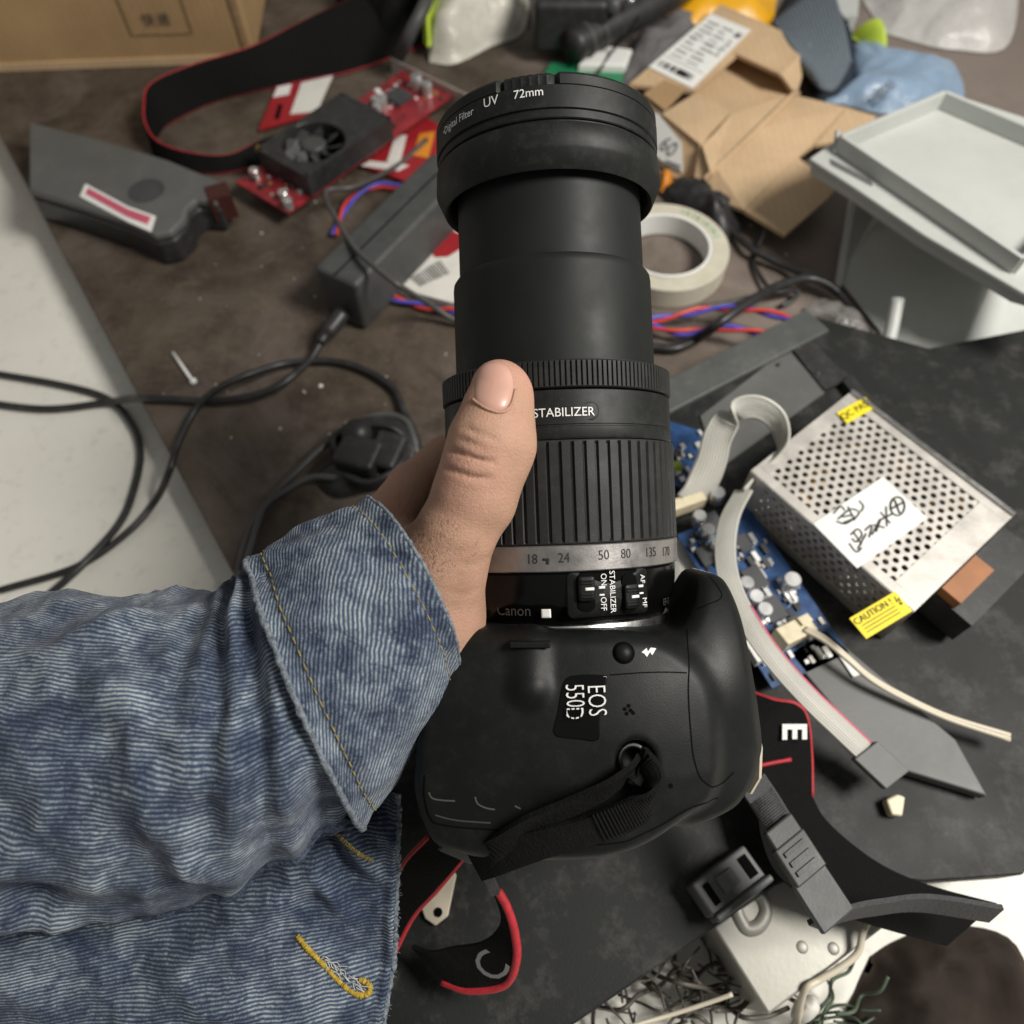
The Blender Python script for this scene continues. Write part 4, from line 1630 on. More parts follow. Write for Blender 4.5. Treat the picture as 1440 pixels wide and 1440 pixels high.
def pillow(name, outline, hgt, m, z0=0.001, rough=0.003, seed=1, power=2.2, root=None, parent=None, rings=14, n=6, freq=60, flat=False):
    """soft lumpy thing with a given outline (photo pixels on height z0)"""
    P = np.array([D(p[0], p[1], z0) for p in outline])
    P = np.array(spline(list(P) + [P[0]], n)[:-1]) if not flat else np.array(P)
    c = P.mean(0)
    V, Fc = [], []
    N_ = len(P)
    V.append(np.column_stack([P[:, :2], np.full(N_, z0)]))
    for i in range(rings):
        s = 1 - (i / (rings - 0.6)) ** 1.25
        Q = c + (P - c) * s
        z = z0 + hgt * (1 - s ** power) ** 0.75
        Q[:, 2] = z
        nz = vnoise2(Q[:, 0] * freq, Q[:, 1] * freq, seed) + 0.5 * vnoise2(Q[:, 0] * freq * 2.3, Q[:, 1] * freq * 2.3, seed + 5)
        Q[:, 2] += rough * nz * min(1, i / 2)
        Q[:, 2] = np.maximum(Q[:, 2], z0)
        V.append(Q)
    for i in range(rings):
        for k in range(N_):
            k2 = (k + 1) % N_
            Fc.append([i * N_ + k, i * N_ + k2, i * N_ + N_ + k2, i * N_ + N_ + k])
    Fc.append([rings * N_ + k for k in range(N_)])
    Fc.append([k for k in range(N_)][::-1])
    # orientation
    V = np.concatenate(V)
    a = V[1] - V[0]
    if np.cross(P[1, :2] - P[0, :2], c[:2] - P[0, :2]) < 0:
        Fc = [f[::-1] for f in Fc]
    return link_mesh(name, V, Fc, m, root, parent, True)


def wall_point(px, py, o, n):
    r = ray(px, py)
    t = (Vector(o) - C0).dot(n) / r.dot(n)
    return C0 + r * t


def patch_uvn(o, u, v, w, h, lift, m, name, root, parent=None, th=0.0003):
    """thin rectangle centred on o in the plane of unit axes u, v"""
    u, v = Vector(u).normalized(), Vector(v).normalized()
    nn = u.cross(v).normalized()
    b = MB()
    b.box(Vector(o) + nn * lift, u * w / 2, v * h / 2, nn * th / 2)
    return b.build(name, m, root, parent)


# ------------------------------------------------------------------ the camera's neck strap
STRAP = thing('camera_strap', 'black neck strap with red edging tied to the camera lug, buckle beside it', 'camera strap', D(760, 1330, 0.03))
# the two webbing runs from the lug back along the camera's flank
b = MB()
b.band([KW(p) for p in spline([LUG + (0, 1.5, 3), kp(882, 1088, 55), kp(850, 1112, 57), kp(800, 1136, 57), kp(745, 1160, 56), kp(700, 1190, 52), kp(672, 1212, 46)], 8)], KM.to_3x3() @ Vector((0.35, 0.8, 0.45)), 0.0068, 0.0016)
b.build('webbing', M['web_black'], STRAP)
P = spline([LUG + (1.5, -1, 4), kp(905, 1080, 54), kp(915, 1105, 56), kp(905, 1132, 58), kp(868, 1152, 58), kp(815, 1172, 57), kp(760, 1186, 55), kp(705, 1204, 50), kp(668, 1216, 44)], 10)
b = MB()
b.band([KW(p) for p in P], KM.to_3x3() @ Vector((0.25, 0.85, 0.35)), [0.0094 + 0.0022 * math.sin(min(1, i / 40) * math.pi) for i in range(len(P))], 0.0014)
web = b.build('webbing', M['web_black'], STRAP)
b = MB()
for i in range(8, 46):
    p = P[i]
    t = np.array(P[i + 1]) - np.array(P[i - 1])
    t /= np.linalg.norm(t)
    wv = np.array((0.25, 0.85, 0.35))
    wv = wv - t * wv.dot(t)
    wv /= np.linalg.norm(wv)
    nn = np.cross(t, wv)
    if nn[2] < 0:
        nn = -nn
    hw = 5.4
    b.tube([KW(p - wv * hw + nn * 0.7), KW(p + nn * 1.0), KW(p + wv * hw + nn * 0.7)], 0.00042, 5)
b.build('webbing_ribs', M['web_black'], STRAP, web, True)
b = MB()
b.prism([KW(kp(x, y, z)) for x, y, z in ((614, 1196, 34), (664, 1160, 46), (706, 1186, 48), (690, 1218, 42), (660, 1216, 38))], FWD * 0.004)
o = b.build('keeper', M['black_plastic'], STRAP)
bevel(o, 0.0008)


def red_edge(A, r=0.0013, m=None, par=None):
    b = MB()
    b.tube(A, r, 8)
    return b.build('red_edge', m or M['red_edge'], STRAP, par, True)


def sband(pairs, name='strap_band', m=None, red=(True, True), th=0.002, r=0.0013):
    V, Fc, A, B_ = strip2([(D(*a), D(*c)) for a, c in pairs], th)
    o = link_mesh(name, V, Fc, m or M['web_black'], STRAP, None, False)
    if red[0]:
        red_edge(A, r, None, o)
    if red[1]:
        red_edge(B_, r, None, o)
    return o, A, B_


# run that leaves below the hand, behind the jacket
sband([((652, 1205, 0.085), (604, 1176, 0.09)), ((615, 1250, 0.075), (572, 1210, 0.08)), ((580, 1290, 0.06), (552, 1250, 0.065)), ((545, 1360, 0.045), (520, 1300, 0.05))], r=0.0011)
# pale stitched end and the loop that shows its lettered face
b = MB()
b.band([D(*p) for p in ((676, 1216, 0.085), (688, 1236, 0.08), (697, 1256, 0.076))], RGT, 0.0032, 0.0022)
b.build('stitched_end', M['web_grey'], STRAP)
lp, A, B_ = sband([((694, 1250, 0.074), (700, 1252, 0.074)), ((706, 1285, 0.066), (714, 1278, 0.07)), ((700, 1306, 0.058), (724, 1312, 0.064)), ((674, 1326, 0.050), (726, 1350, 0.056)), ((636, 1332, 0.044), (710, 1384, 0.046)), ((604, 1338, 0.040), (660, 1392, 0.040)), ((580, 1330, 0.036), (622, 1380, 0.036))], red=(False, True), r=0.0016)
o_ = D(695, 1352, 0.058)
Pt, Fc = flat_text('C', 0.017, o_, (D(712, 1338, 0.058) - D(690, 1362, 0.05)), (D(676, 1340, 0.058) - D(706, 1362, 0.056)), 0.0025)
link_mesh('lettering', Pt, Fc, M['print_grey'], STRAP, lp)
# broad lettered run on the other side
rb, A, B_ = sband([((985, 1012, 0.05), (1040, 968, 0.05)), ((1030, 1050, 0.052), (1085, 984, 0.055)), ((1058, 1062, 0.052), (1118, 990, 0.056)), ((1062, 1078, 0.050), (1134, 1010, 0.053)), ((1062, 1110, 0.046), (1140, 1062, 0.046)), ((1064, 1140, 0.042), (1141, 1120, 0.041))], red=(False, True), r=0.0011)
sband([((1064, 1140, 0.042), (1141, 1120, 0.041)), ((1070, 1180, 0.040), (1158, 1150, 0.039)), ((1090, 1226, 0.038), (1196, 1186, 0.037)), ((1140, 1266, 0.036), (1246, 1220, 0.036)), ((1210, 1296, 0.035), (1310, 1246, 0.035)), ((1330, 1330, 0.034), (1400, 1270, 0.034))], red=(False, False))
Pt, Fc = flat_text('E', 0.0135, D(1113, 1028, 0.054), D(1113, 1050, 0.052) - D(1113, 1008, 0.055), RGT, 0.0022, thin=-0.03)
link_mesh('lettering', Pt, Fc, M['print_white'], STRAP, rb)
b = MB()
b.tube(pxpath([(1062, 1078, 0.052), (1080, 1074, 0.052), (1112, 1068, 0.051)], 6), 0.0009, 6)
b.build('red_edge', M['red_edge'], STRAP, rb, True)
# narrow webbing with its slider buckle
nw = MB()
nw.band(pxpath([(1058, 1100, 0.075), (1078, 1130, 0.072), (1096, 1160, 0.070), (1122, 1200, 0.068), (1150, 1245, 0.066), (1166, 1284, 0.066)], 8), D(1110, 1140, 0.07) - D(1060, 1180, 0.07), 0.0112, 0.0016)
nwo = nw.build('webbing', M['web_grey'], STRAP)
b = MB()
pp = pxpath([(1062, 1106, 0.0735), (1078, 1131, 0.0735), (1096, 1160, 0.0715), (1122, 1200, 0.0695), (1150, 1245, 0.0675), (1164, 1280, 0.0675)], 9)
wv = (D(1110, 1140, 0.07) - D(1060, 1180, 0.07)).normalized()
for p in pp:
    b.tube([p - wv * 0.0052, p + wv * 0.0052], 0.0005, 5)
b.build('webbing_ribs', M['web_grey'], STRAP, nwo, True)
ax = (D(1122, 1200, 0.07) - D(1096, 1160, 0.07)).normalized()
up = ax.cross(wv)
if up.z < 0:
    up = -up
for (x, y, z), hl, hw, hh in (((1104, 1176, 0.0735), 0.0050, 0.0064, 0.0018), ((1123, 1207, 0.0735), 0.0068, 0.0070, 0.0024)):
    b = MB()
    b.box(D(x, y, z), ax * hl, wv * hw, up * hh)
    o = b.build('buckle', M['dark_grey'], STRAP)
    bevel(o, 0.0009, 3)
for k in (-1, 0, 1):
    b = MB()
    b.box(D(1123, 1207, 0.0735) + up * 0.0026 + ax * 0.0034 * k, ax * 0.0008, wv * 0.0046, up * 0.0006)
    b.build('buckle_bar', M['black_plastic'], STRAP, o)
b = MB()
b.box(D(1156, 1262, 0.0715), ax * 0.0085, wv * 0.0072, up * 0.0016)
o2 = b.build('strap_sleeve', M['dark_grey'], STRAP)
bevel(o2, 0.0007)
b = MB()
b.band(pxpath([(1146, 1302, 0.062), (1170, 1291, 0.066), (1200, 1282, 0.066), (1235, 1276, 0.064), (1300, 1270, 0.062), (1400, 1285, 0.060)], 6), Vector((0.15, 0.35, 0.9)), 0.0105, 0.0018)
b.build('webbing', M['web_grey'], STRAP)

# ------------------------------------------------------------------ black sheet-metal tray
zt = 0.022
TR = D(1130, 440, zt)
ud = (TR - D(930, 540, zt)).normalized()
nd = Vector((ud.y, -ud.x, 0))
bl = D(820, 1430, zt)
wid_ = (bl - TR).dot(nd)
T = thing('metal_tray', 'black sheet-metal tray holding the power supply and circuit board', 'tray', Vector((TR.x, TR.y, 0.0)))
poly = [TR + ud * 0.03 - nd * 0.0, TR - ud * 0.275, D(500, 1000, zt), D(450, 1500, zt)]
e_ = TR + nd * wid_
poly += [e_ - ud * 0.33, D(1090, 1246, zt), D(1150, 1222, zt), D(1300, 1240, zt), D(1440, 1230, zt), TR + ud * 0.36 + nd * 0.16, TR + ud * 0.045 + nd * 0.06]
poly[0] = TR
b = MB()
b.prism([Vector((p.x, p.y, zt)) for p in poly], (0, 0, -0.0195))
o = b.build('base', M['tray_black'], T)
bevel(o, 0.001)
b = MB()
b.box(TR - ud * 0.137 + nd * 0.011 + Vector((0, 0, 0.0022)), ud * 0.137, nd * 0.010, Vector((0, 0, 0.0022)))
o = b.build('rim', M['tray_rim'], T)
bevel(o, 0.001)
panel('inset_plate', [(1110, 485, zt + 0.0025), (1135, 471, zt + 0.0025), (1195, 534, zt + 0.0025), (1160, 548, zt + 0.0025)], 0.0022, M['black_plastic'], T)
panel('floor_plate', [(985, 585, zt + 0.0012), (1108, 490, zt + 0.0012), (1160, 552, zt + 0.0012), (1010, 660, zt + 0.0012)], 0.001, M['grey_panel'], T)
panel('rail', [(1186, 536, zt + 0.006), (1198, 526, zt + 0.006), (1330, 690, zt + 0.006), (1315, 700, zt + 0.006)], 0.006, M['black_plastic'], T)
for px, py in ((1122, 489), (1150, 525), (1096, 512), (1060, 518), (1020, 530)):
    b = MB()
    b.dome(D(px, py, zt + 0.0026), (0, 0, 1), 0.0012, 0.0008, 10, 4)
    b.build('rivet', M['dark_grey'], T, None, True)

# ------------------------------------------------------------------ perforated power supply
pz = 0.056
A_, U_, V_ = rect((1056, 662), (1197, 551), (1226, 918), pz)
un, vn = U_.normalized(), V_.normalized()
LU, LV = U_.length, V_.length
PSU = thing('power_supply', 'silver perforated metal power supply with yellow stickers and handwritten white label', 'power supply', Vector((A_.x, A_.y, zt)))
zv = Vector((0, 0, 1))


def perforated(o, u, v, lu, lv, pitch, hr, border, skip=None):
    """sheet with round holes in offset rows; returns verts and faces in the plane o,u,v"""
    V, Fc = [], []
    rows = int((lv - 2 * border) / (pitch * 0.866))
    cols = int((lu - 2 * border) / pitch) - 1
    seg = 12
    hx = [(pitch / math.sqrt(3)) * np.array((math.cos(math.pi / 6 + k * math.pi / 3), math.sin(math.pi / 6 + k * math.pi / 3))) for k in range(6)]
    outer = []
    for k in range(6):
        outer += [hx[k], (hx[k] + hx[(k + 1) % 6]) / 2]
    ang = [math.atan2(q[1], q[0]) for q in outer]
    x0, y0 = border + pitch / 2, border + pitch / 2
    for r_ in range(rows):
        for c_ in range(cols):
            cx, cy = x0 + c_ * pitch + (pitch / 2 if r_ % 2 else 0), y0 + r_ * pitch * 0.866
            bse = len(V)
            for q in outer:
                V.append((cx + q[0], cy + q[1], 0))
            for a in ang:
                V.append((cx + hr * math.cos(a), cy + hr * math.sin(a), 0))
            for a in ang:
                V.append((cx + hr * math.cos(a), cy + hr * math.sin(a), -0.0014))
            for k in range(seg):
                k2 = (k + 1) % seg
                Fc.append([bse + k, bse + k2, bse + seg + k2, bse + seg + k])
                Fc.append([bse + seg + k, bse + seg + k2, bse + 2 * seg + k2, bse + 2 * seg + k])
    ext = (x0 - pitch / 2, x0 + (cols - 1) * pitch + pitch / 2, y0 - pitch * 0.577, y0 + (rows - 1) * pitch * 0.866 + pitch * 0.577)
    W_ = [Vector(o) + u * p[0] + v * p[1] + u.cross(v).normalized() * p[2] for p in V]
    return W_, Fc, ext


def psu_frame(o, u, v, lu, lv, ext, th, lip=0.0004):
    b = MB()
    nn = u.cross(v).normalized()
    x0, x1, y0, y1 = ext
    for a0, a1, b0, b1 in ((0, lu, 0, y0 + 0.002), (0, lu, y1 - 0.002, lv), (0, x0 + 0.004, y0 + 0.0021, y1 - 0.0021), (x1 - 0.001, lu, y0 + 0.0021, y1 - 0.0021)):
        c = o + u * (a0 + a1) / 2 + v * (b0 + b1) / 2 - nn * (th / 2 - lip)
        b.box(c, u * (a1 - a0) / 2, v * (b1 - b0) / 2, nn * th / 2)
    return b


# u x v must point up
if un.cross(vn).z > 0:
    PU, PV, PO, plu, plv = un, vn, A_, LU, LV
else:
    PU, PV, PO, plu, plv = vn, un, A_, LV, LU
W_, Fc, ext = perforated(PO, PU, PV, plu, plv, 0.0049, 0.0015, 0.0035)
cover = link_mesh('perforated_cover', W_, Fc, M['zinc'], PSU)
psu_frame(PO, PU, PV, plu, plv, ext, 0.0014).build('cover_frame', M['zinc'], PSU, cover)
# side with holes, facing the tray's near side
hs = pz - zt - 0.001
W_, Fc, ext = perforated(A_ + vn * LV, -vn, -zv, LV, hs, 0.0049, 0.0015, 0.0025)
side = link_mesh('side_cover', W_, Fc, M['zinc'], PSU)
psu_frame(A_ + vn * LV, -vn, -zv, LV, hs, ext, 0.0012).build('cover_frame', M['zinc'], PSU, side)
b = MB()
b.box(A_ + un * LU / 2 + vn * (LV - 0.0008) - zv * (hs / 2 + 0.0016), un * LU / 2 - un * 0.0016, vn * 0.0006, zv * (hs / 2 - 0.0018))
b.build('end_wall', M['zinc'], PSU)
b = MB()
b.box(A_ + un * LU / 2 + vn * 0.0008 - zv * (hs / 2 + 0.0016), un * (LU / 2 - 0.0016), vn * 0.0006, zv * (hs / 2 - 0.0018))
b.build('end_wall', M['zinc'], PSU)
b = MB()
b.box(A_ + un * LU / 2 + vn * LV / 2 - zv * (hs - 0.003), un * (LU / 2 - 0.003), vn * (LV / 2 - 0.003), zv * 0.002)
b.build('inner_board', M['black_plastic'], PSU)
for k in range(46):
    a, c = random.uniform(0.006, LU - 0.01), random.uniform(0.008, LV - 0.01)
    if k < 12:
        a = random.uniform(0.005, 0.012)
    hh = random.uniform(0.012, 0.0275)
    b = MB()
    if k % 3:
        b.cyl(A_ + un * a + vn * c - zv * (hs - 0.004), zv * hh, random.uniform(0.003, 0.006), 12)
    else:
        b.box(A_ + un * a + vn * c - zv * (hs - 0.004 - hh / 2), un * 0.005, vn * 0.004, zv * hh / 2)
    b.build('component', M['gold'] if (k < 20 or k % 3 == 0) else M['chip'], PSU)
# folded bright edge on the far side
b = MB()
b.box(A_ + un * (LU - 0.0006) + zv * 0.0012 + vn * LV / 2, un * 0.0009, vn * LV / 2, zv * 0.0008)
b.build('folded_edge', M['steel'], PSU)


def top_rect(p0, p1, p2, z, name, m, root, th=0.0004):
    a, u, v = rect(p0, p1, p2, z)
    b = MB()
    b.prism([a, a + u, a + u + v, a + v], (0, 0, th))
    return b.build(name, m, root), a, u, v


lab, a, u, v = top_rect((1143, 737), (1241, 671), (1196, 806), pz + 0.0007, 'handwritten_label', M['label_white'], PSU)
# marker strokes on the label
strokes = [[(1172, 722), (1182, 712), (1188, 718)], [(1178, 730), (1196, 716), (1208, 722), (1190, 736), (1176, 733)], [(1184, 727), (1200, 724)], [(1186, 735), (1204, 728)], [(1192, 712), (1202, 732)], [(1208, 704), (1214, 712), (1210, 720)],
           [(1196, 752), (1206, 744), (1212, 752), (1204, 762), (1198, 757)], [(1200, 748), (1212, 766)], [(1206, 772), (1218, 750)], [(1216, 746), (1226, 738), (1222, 756)], [(1226, 752), (1238, 730), (1232, 748)], [(1228, 738), (1244, 742)],
           [(1238, 720), (1252, 736)], [(1236, 732), (1256, 722)], [(1246, 712), (1247, 740)], [(1194, 764), (1204, 776), (1212, 770)]]
b = MB()
for s in strokes:
    P = [D(x, y, pz + 0.0012) for x, y in s]
    b.band([Vector(q) for q in spline(P, 4)] if len(P) > 2 else P, (P[-1] - P[0]).cross(zv), 0.0009, 0.0001)
P = [D(1262 + 10 * math.cos(t), 712 + 13 * math.sin(t), pz + 0.0012) for t in np.linspace(0, 2 * math.pi, 20)]
b.tube(P, 0.0005, 5)
b.tube([D(1254, 715, pz + 0.0012), D(1269, 707, pz + 0.0012)], 0.0005, 5)
b.tube([D(1258, 703, pz + 0.0012), D(1265, 722, pz + 0.0012)], 0.0005, 5)
b.build('handwriting', M['ink'], PSU, lab)
st, a, u, v = top_rect((1176, 581), (1216, 559), (1185, 599), pz + 0.0009, 'yellow_sticker', M['label_yellow'], PSU)
Pt, Fc = flat_text('QC PASS', 0.0052, a + u * 0.5 + v * 0.5, u, -v if u.cross(v).z < 0 else v, 0.0007)
link_mesh('lettering', Pt, Fc, M['ink'], PSU, st)
st, a, u, v = top_rect((1194, 870), (1258, 832), (1211, 903), pz + 0.0009, 'yellow_sticker', M['label_yellow'], PSU)
vv = -v if u.cross(v).z < 0 else v
dn = v.normalized()
Pt, Fc = flat_text('CAUTION !', 0.0042, a + u * 0.42 + v * 0.26, u, vv, 0.0007)
link_mesh('lettering', Pt, Fc, M['ink'], PSU, st)
Pt, Fc = flat_text('\u21af', 0.008, a + u * 0.93 + v * 0.36, u, vv, 0.0007)
link_mesh('lettering', Pt, Fc, M['ink'], PSU, st)
b = MB()
for k in range(3):
    c = a + u * 0.45 + v * (0.50 + 0.15 * k) + zv * 0.0006
    b.box(c, u * 0.36, v * 0.014, zv * 0.0001)
b.build('small_print', M['ink'], PSU, st)

# terminal block at the near end
b = MB()
b.box(A_ + vn * (LV + 0.011) + un * 0.050 - zv * 0.020, un * 0.028, vn * 0.010, zv * 0.009)
o = b.build('terminal_block', M['black_plastic'], PSU)
b = MB()
b.box(A_ + vn * (LV + 0.006) + un * 0.036 - zv * 0.012, un * 0.013, vn * 0.005, zv * 0.007)
b.build('coil', M['copper'], PSU)

# ------------------------------------------------------------------ blue circuit boards
BRD = thing('circuit_board', 'blue circuit board crowded with silver capacitors and black chips', 'circuit board', D(1020, 800, zt))
bz = 0.030
a, u, v = rect((952, 752), (1086, 968), (1044, 700), bz)
b = MB()
b.prism([a, a + u, a + u + v, a + v], (0, 0, -0.0016))
pcb = b.build('board', M['pcb_blue'], BRD)
for px, py, r, hh in ((1005, 703, .0038, .008), (980, 735, .0034, .008), (992, 754, .0034, .008), (1005, 772, .0036, .008), (1017, 790, .0034, .008), (1045, 828, .0034, .008), (1058, 847, .0036, .008), (1070, 865, .0036, .008), (1108, 824, .0042, .008)):
    b = MB()
    b.tube([D(px, py, bz), D(px, py, bz) + zv * hh * 0.93, D(px, py, bz) + zv * hh], [r, r, r * 0.9], 18)
    o = b.build('capacitor', M['alu'], BRD, None, True)
    o.data.set_sharp_from_angle(angle=math.radians(40))
uu, vv_ = u.normalized(), v.normalized()
for px, py, s in ((1001, 737, .0055), (1060, 815, .0060), (1086, 858, .0060), (992, 783, .0050), (1044, 765, .0045), (1120, 880, .0045), (1028, 765, .003)):
    b = MB()
    b.box(D(px, py, bz) + zv * 0.0012, uu * s, vv_ * s * 0.8, zv * 0.0012)
    o = b.build('chip', M['chip'], BRD)
    bevel(o, 0.0003)
for k in range(110):
    p = a + u * random.uniform(0.03, 0.97) + v * random.uniform(0.05, 0.95)
    b = MB()
    q = random.choice([(.0012, .0006, .0005), (.0018, .0009, .0007), (.001, .001, .0008), (.0028, .0012, .0011)])
    b.box(p + zv * q[2], uu * q[0], vv_ * q[1], zv * q[2])
    b.build('component', M[random.choice(['label_white', 'chip', 'alu', 'alu', 'black_plastic', 'zinc'])], BRD)
b = MB()
b.box(D(1062, 918, bz) + zv * 0.003, uu * 0.0055, vv_ * 0.0040, zv * 0.003)
o = b.build('socket', M['label_white'], BRD)
b = MB()
b.box(D(1062, 918, bz) + zv * 0.0062, uu * 0.0035, vv_ * 0.002, zv * 0.0004)
b.build('socket_opening', M['pcb_blue'], BRD, o)
a2, u2, v2 = rect((905, 668), (935, 590), (968, 700), bz)
SB = thing('circuit_board', 'small blue circuit board with a green light, half behind the lens', 'circuit board', Vector((a2.x, a2.y, zt)))
b = MB()
b.prism([a2, a2 + u2, a2 + u2 + v2, a2 + v2], (0, 0, -0.0016))
b.build('board', M['pcb_blue'], SB)
b = MB()
b.dome(D(951, 658, bz), zv, 0.0034, 0.0045, 14, 5)
b.build('green_light', M['lime'], SB, None, True)
for k in range(26):
    p = a2 + u2 * random.uniform(0.05, 0.95) + v2 * random.uniform(0.05, 0.95)
    b = MB()
    b.box(p + zv * 0.0008, uu * random.uniform(.0006, .002), vv_ * random.uniform(.0006, .0015), zv * 0.0009)
    b.build('component', M[random.choice(['label_white', 'chip', 'alu', 'zinc'])], SB)
o = panel('paper_sheet', [(930, 770, zt + 0.002), (957, 752, zt + 0.002), (1012, 842, zt + 0.002), (975, 880, zt + 0.002), (915, 850, zt + 0.002)], 0.0006, M['paper_white'])
tag(o, 'blank white paper between the lens mount and the blue circuit board', 'paper')

# flat grey cable: loop, then the long run
b = MB()
P = pxpath([(968, 706, 0.034), (985, 684, 0.040), (1000, 650, 0.048), (1010, 612, 0.058), (1032, 580, 0.066), (1062, 572, 0.069), (1090, 588, 0.066), (1100, 620, 0.060), (1090, 648, 0.054), (1064, 672, 0.050), (1044, 694, 0.049)], 8)
lead = D(990, 706, 0.034) - D(950, 720, 0.034)
wv = []
for i in range(len(P)):
    t = i / (len(P) - 1)
    w0 = lead.normalized()
    w1 = Vector((0.15, 0.25, 1.0)).normalized()
    k = min(1, max(0, t / 0.75))
    wv.append((w0 * (1 - k) + w1 * k).normalized())
b.band(P, wv, [0.018 - 0.009 * min(1, max(0, t / len(P) * 1.3)) for t in range(len(P))], 0.0009)
RB = thing('ribbon_cable', 'pale flat ribbon cable curling in a loop over the black tray', 'ribbon cable', D(970, 705, 0.03))
rl_ = b.build('loop', M['ribbon'], RB, None, True)
b = MB()
for off in np.linspace(-0.42, 0.42, 9):
    Q = []
    for i, p in enumerate(P):
        t = (P[min(i + 1, len(P) - 1)] - P[max(i - 1, 0)]).normalized()
        w_ = (wv[i] - t * wv[i].dot(t)).normalized()
        wd = 0.018 - 0.009 * min(1, max(0, i / len(P) * 1.3))
        Q.append(p + w_ * wd * off)
    b.tube(Q, 0.00085, 6)
b.build('conductor', M['ribbon'], RB, rl_, True)
b = MB()
b.box(D(962, 710, 0.034), lead.normalized() * 0.0105, lead.normalized().cross(zv) * 0.003, zv * 0.004)
b.build('plug', M['nylon'], RB)
LRB = thing('ribbon_cable', 'long grey flat ribbon cable with pink edge running down past the power supply', 'ribbon cable', D(1110, 950, 0.03))
P = pxpath([(1046, 690, 0.050), (1026, 730, 0.052), (1020, 780, 0.053), (1030, 830, 0.053), (1058, 884, 0.052), (1096, 936, 0.050), (1140, 984, 0.048), (1180, 1022, 0.045), (1216, 1056, 0.042)], 8)
b = MB()
n_ = len(P)
wvl = []
for i in range(n_):
    k = min(1, i / n_ * 1.6)
    wvl.append((Vector((0.9, 0.1, 0.5)) * (1 - k) + (D(1130, 960, 0.05) - D(1095, 985, 0.05)).normalized() * k).normalized())
b.band(P, wvl, 0.0095, 0.0009)
lr = b.build('band', M['ribbon'], LRB, None, True)
for nm, r_, offs, mm in (('conductor', 0.0007, np.linspace(-0.44, 0.40, 8), M['ribbon']), ('marked_edge', 0.0008, [0.47], M['pink_print'])):
    b = MB()
    for off in offs:
        Q = []
        for i, p in enumerate(P):
            t = (P[min(i + 1, n_ - 1)] - P[max(i - 1, 0)]).normalized()
            w_ = (wvl[i] - t * wvl[i].dot(t)).normalized()
            Q.append(p + w_ * 0.0095 * off)
        b.tube(Q if nm == 'conductor' else Q[28:], r_, 6)
    b.build(nm, mm, LRB, lr, True)
ax = (P[-1] - P[-4]).normalized()
b = MB()
b.box(P[-1] + ax * 0.008, ax * 0.0085, wvl[-1] * 0.0068, ax.cross(wvl[-1]).normalized() * 0.002)
o = b.build('plug', M['grey_panel'], LRB)
bevel(o, 0.0006)

# grey panel, nylon connector with its leads, copper coil
o = panel('grey_cover_plate', [(1108, 918, 0.030), (1160, 884, 0.030), (1345, 1040, 0.030), (1390, 1120, 0.030), (1236, 1072, 0.030)], 0.007, M['grey_panel'])
bevel(o, 0.001)
tag(o, 'flat grey cover plate lying below the perforated power supply', 'cover plate')
o = panel('paper_scrap', [(1180, 922, 0.0312), (1192, 922, 0.0312), (1216, 946, 0.0312), (1200, 952, 0.0312)], 0.0006, M['label_white'])
tag(o, 'small white wedge of paper on the grey cover plate', 'paper')
CN = thing('connector_lead', 'cream nylon connector with twin cream wires next to the power supply', 'connector', D(1112, 890, 0.03))
b = MB()
cu, cv = (D(1140, 872, 0.04) - D(1092, 896, 0.04)).normalized(), (D(1108, 916, 0.04) - D(1092, 896, 0.04)).normalized()
b.box(D(1116, 890, 0.036), cu * 0.0085, cv * 0.0045, zv * 0.005)
o = b.build('housing', M['nylon'], CN)
bevel(o, 0.0007)
b = MB()
b.box(D(1126, 878, 0.036) + zv * 0.005, cu * 0.0028, cv * 0.002, zv * 0.0015)
b.build('latch', M['nylon'], CN)
for k in (0, 1):
    cable('wire', [(1130 + 3 * k, 886 - 3 * k, 0.041), (1160 + 2 * k, 902 - 4 * k, 0.042), (1192, 928 - 4 * k, 0.040), (1222, 954 - 4 * k, 0.038), (1262, 978 - 4 * k, 0.036), (1330, 1010 - 4 * k, 0.034), (1420, 1040 - 6 * k, 0.034)], 0.0011, M['cable_white'], None, root=CN)

# ------------------------------------------------------------------ bottom right: plate, latch, tangle
zp = 0.016
a, u, v = rect((1003, 1303), (1081, 1428), (1168, 1196), zp)
PL = thing('metal_plate', 'pale grey metal box lid with an embossed loop next to the tray', 'metal lid', Vector((a.x, a.y, -0.024)))
b = MB()
v = v * 1.12
b.prism([a, a + u, a + u + v, a + v], (0, 0, -0.039))
o = b.build('lid', M['lid_metal'], PL)
bevel(o, 0.0012)
b = MB()
b.tube(pxpath([(1034, 1276, zp - 0.0008), (1040, 1292, zp - 0.0008), (1050, 1306, zp - 0.0008), (1066, 1302, zp - 0.0008), (1076, 1284, zp - 0.0008), (1072, 1266, zp - 0.0008), (1064, 1256, zp - 0.0008)], 8), 0.0030, 12)
b.build('embossed_loop', M['lid_metal'], PL, o, True)
for px, py in ((1128, 1332), (1172, 1334)):
    b = MB()
    b.dome(D(px, py, zp), zv, 0.0024, 0.0006, 14, 4)
    b.build('dimple', M['lid_metal'], PL, o, True)
LT = thing('latch_block', 'dark grey plastic latch block on the edge of the tray', 'latch', D(1010, 1260, zt))
lz = 0.036
a, u, v = rect((1004, 1291), (1079, 1233), (968, 1246), lz)
b = MB()
b.prism([a, a + u, a + u + v, a + v], (0, 0, -(lz - zt)))
o = b.build('body', M['grey_panel'], LT)
bevel(o, 0.0012)
b = MB()
b.prism([a + u * 0.0 - v * 0.16 + zv * .003, a + u * 1.04 - v * 0.16 + zv * .003, a + u * 1.04 + v * 0.05 + zv * .003, a + v * 0.05 + zv * .003], (0, 0, -0.012))
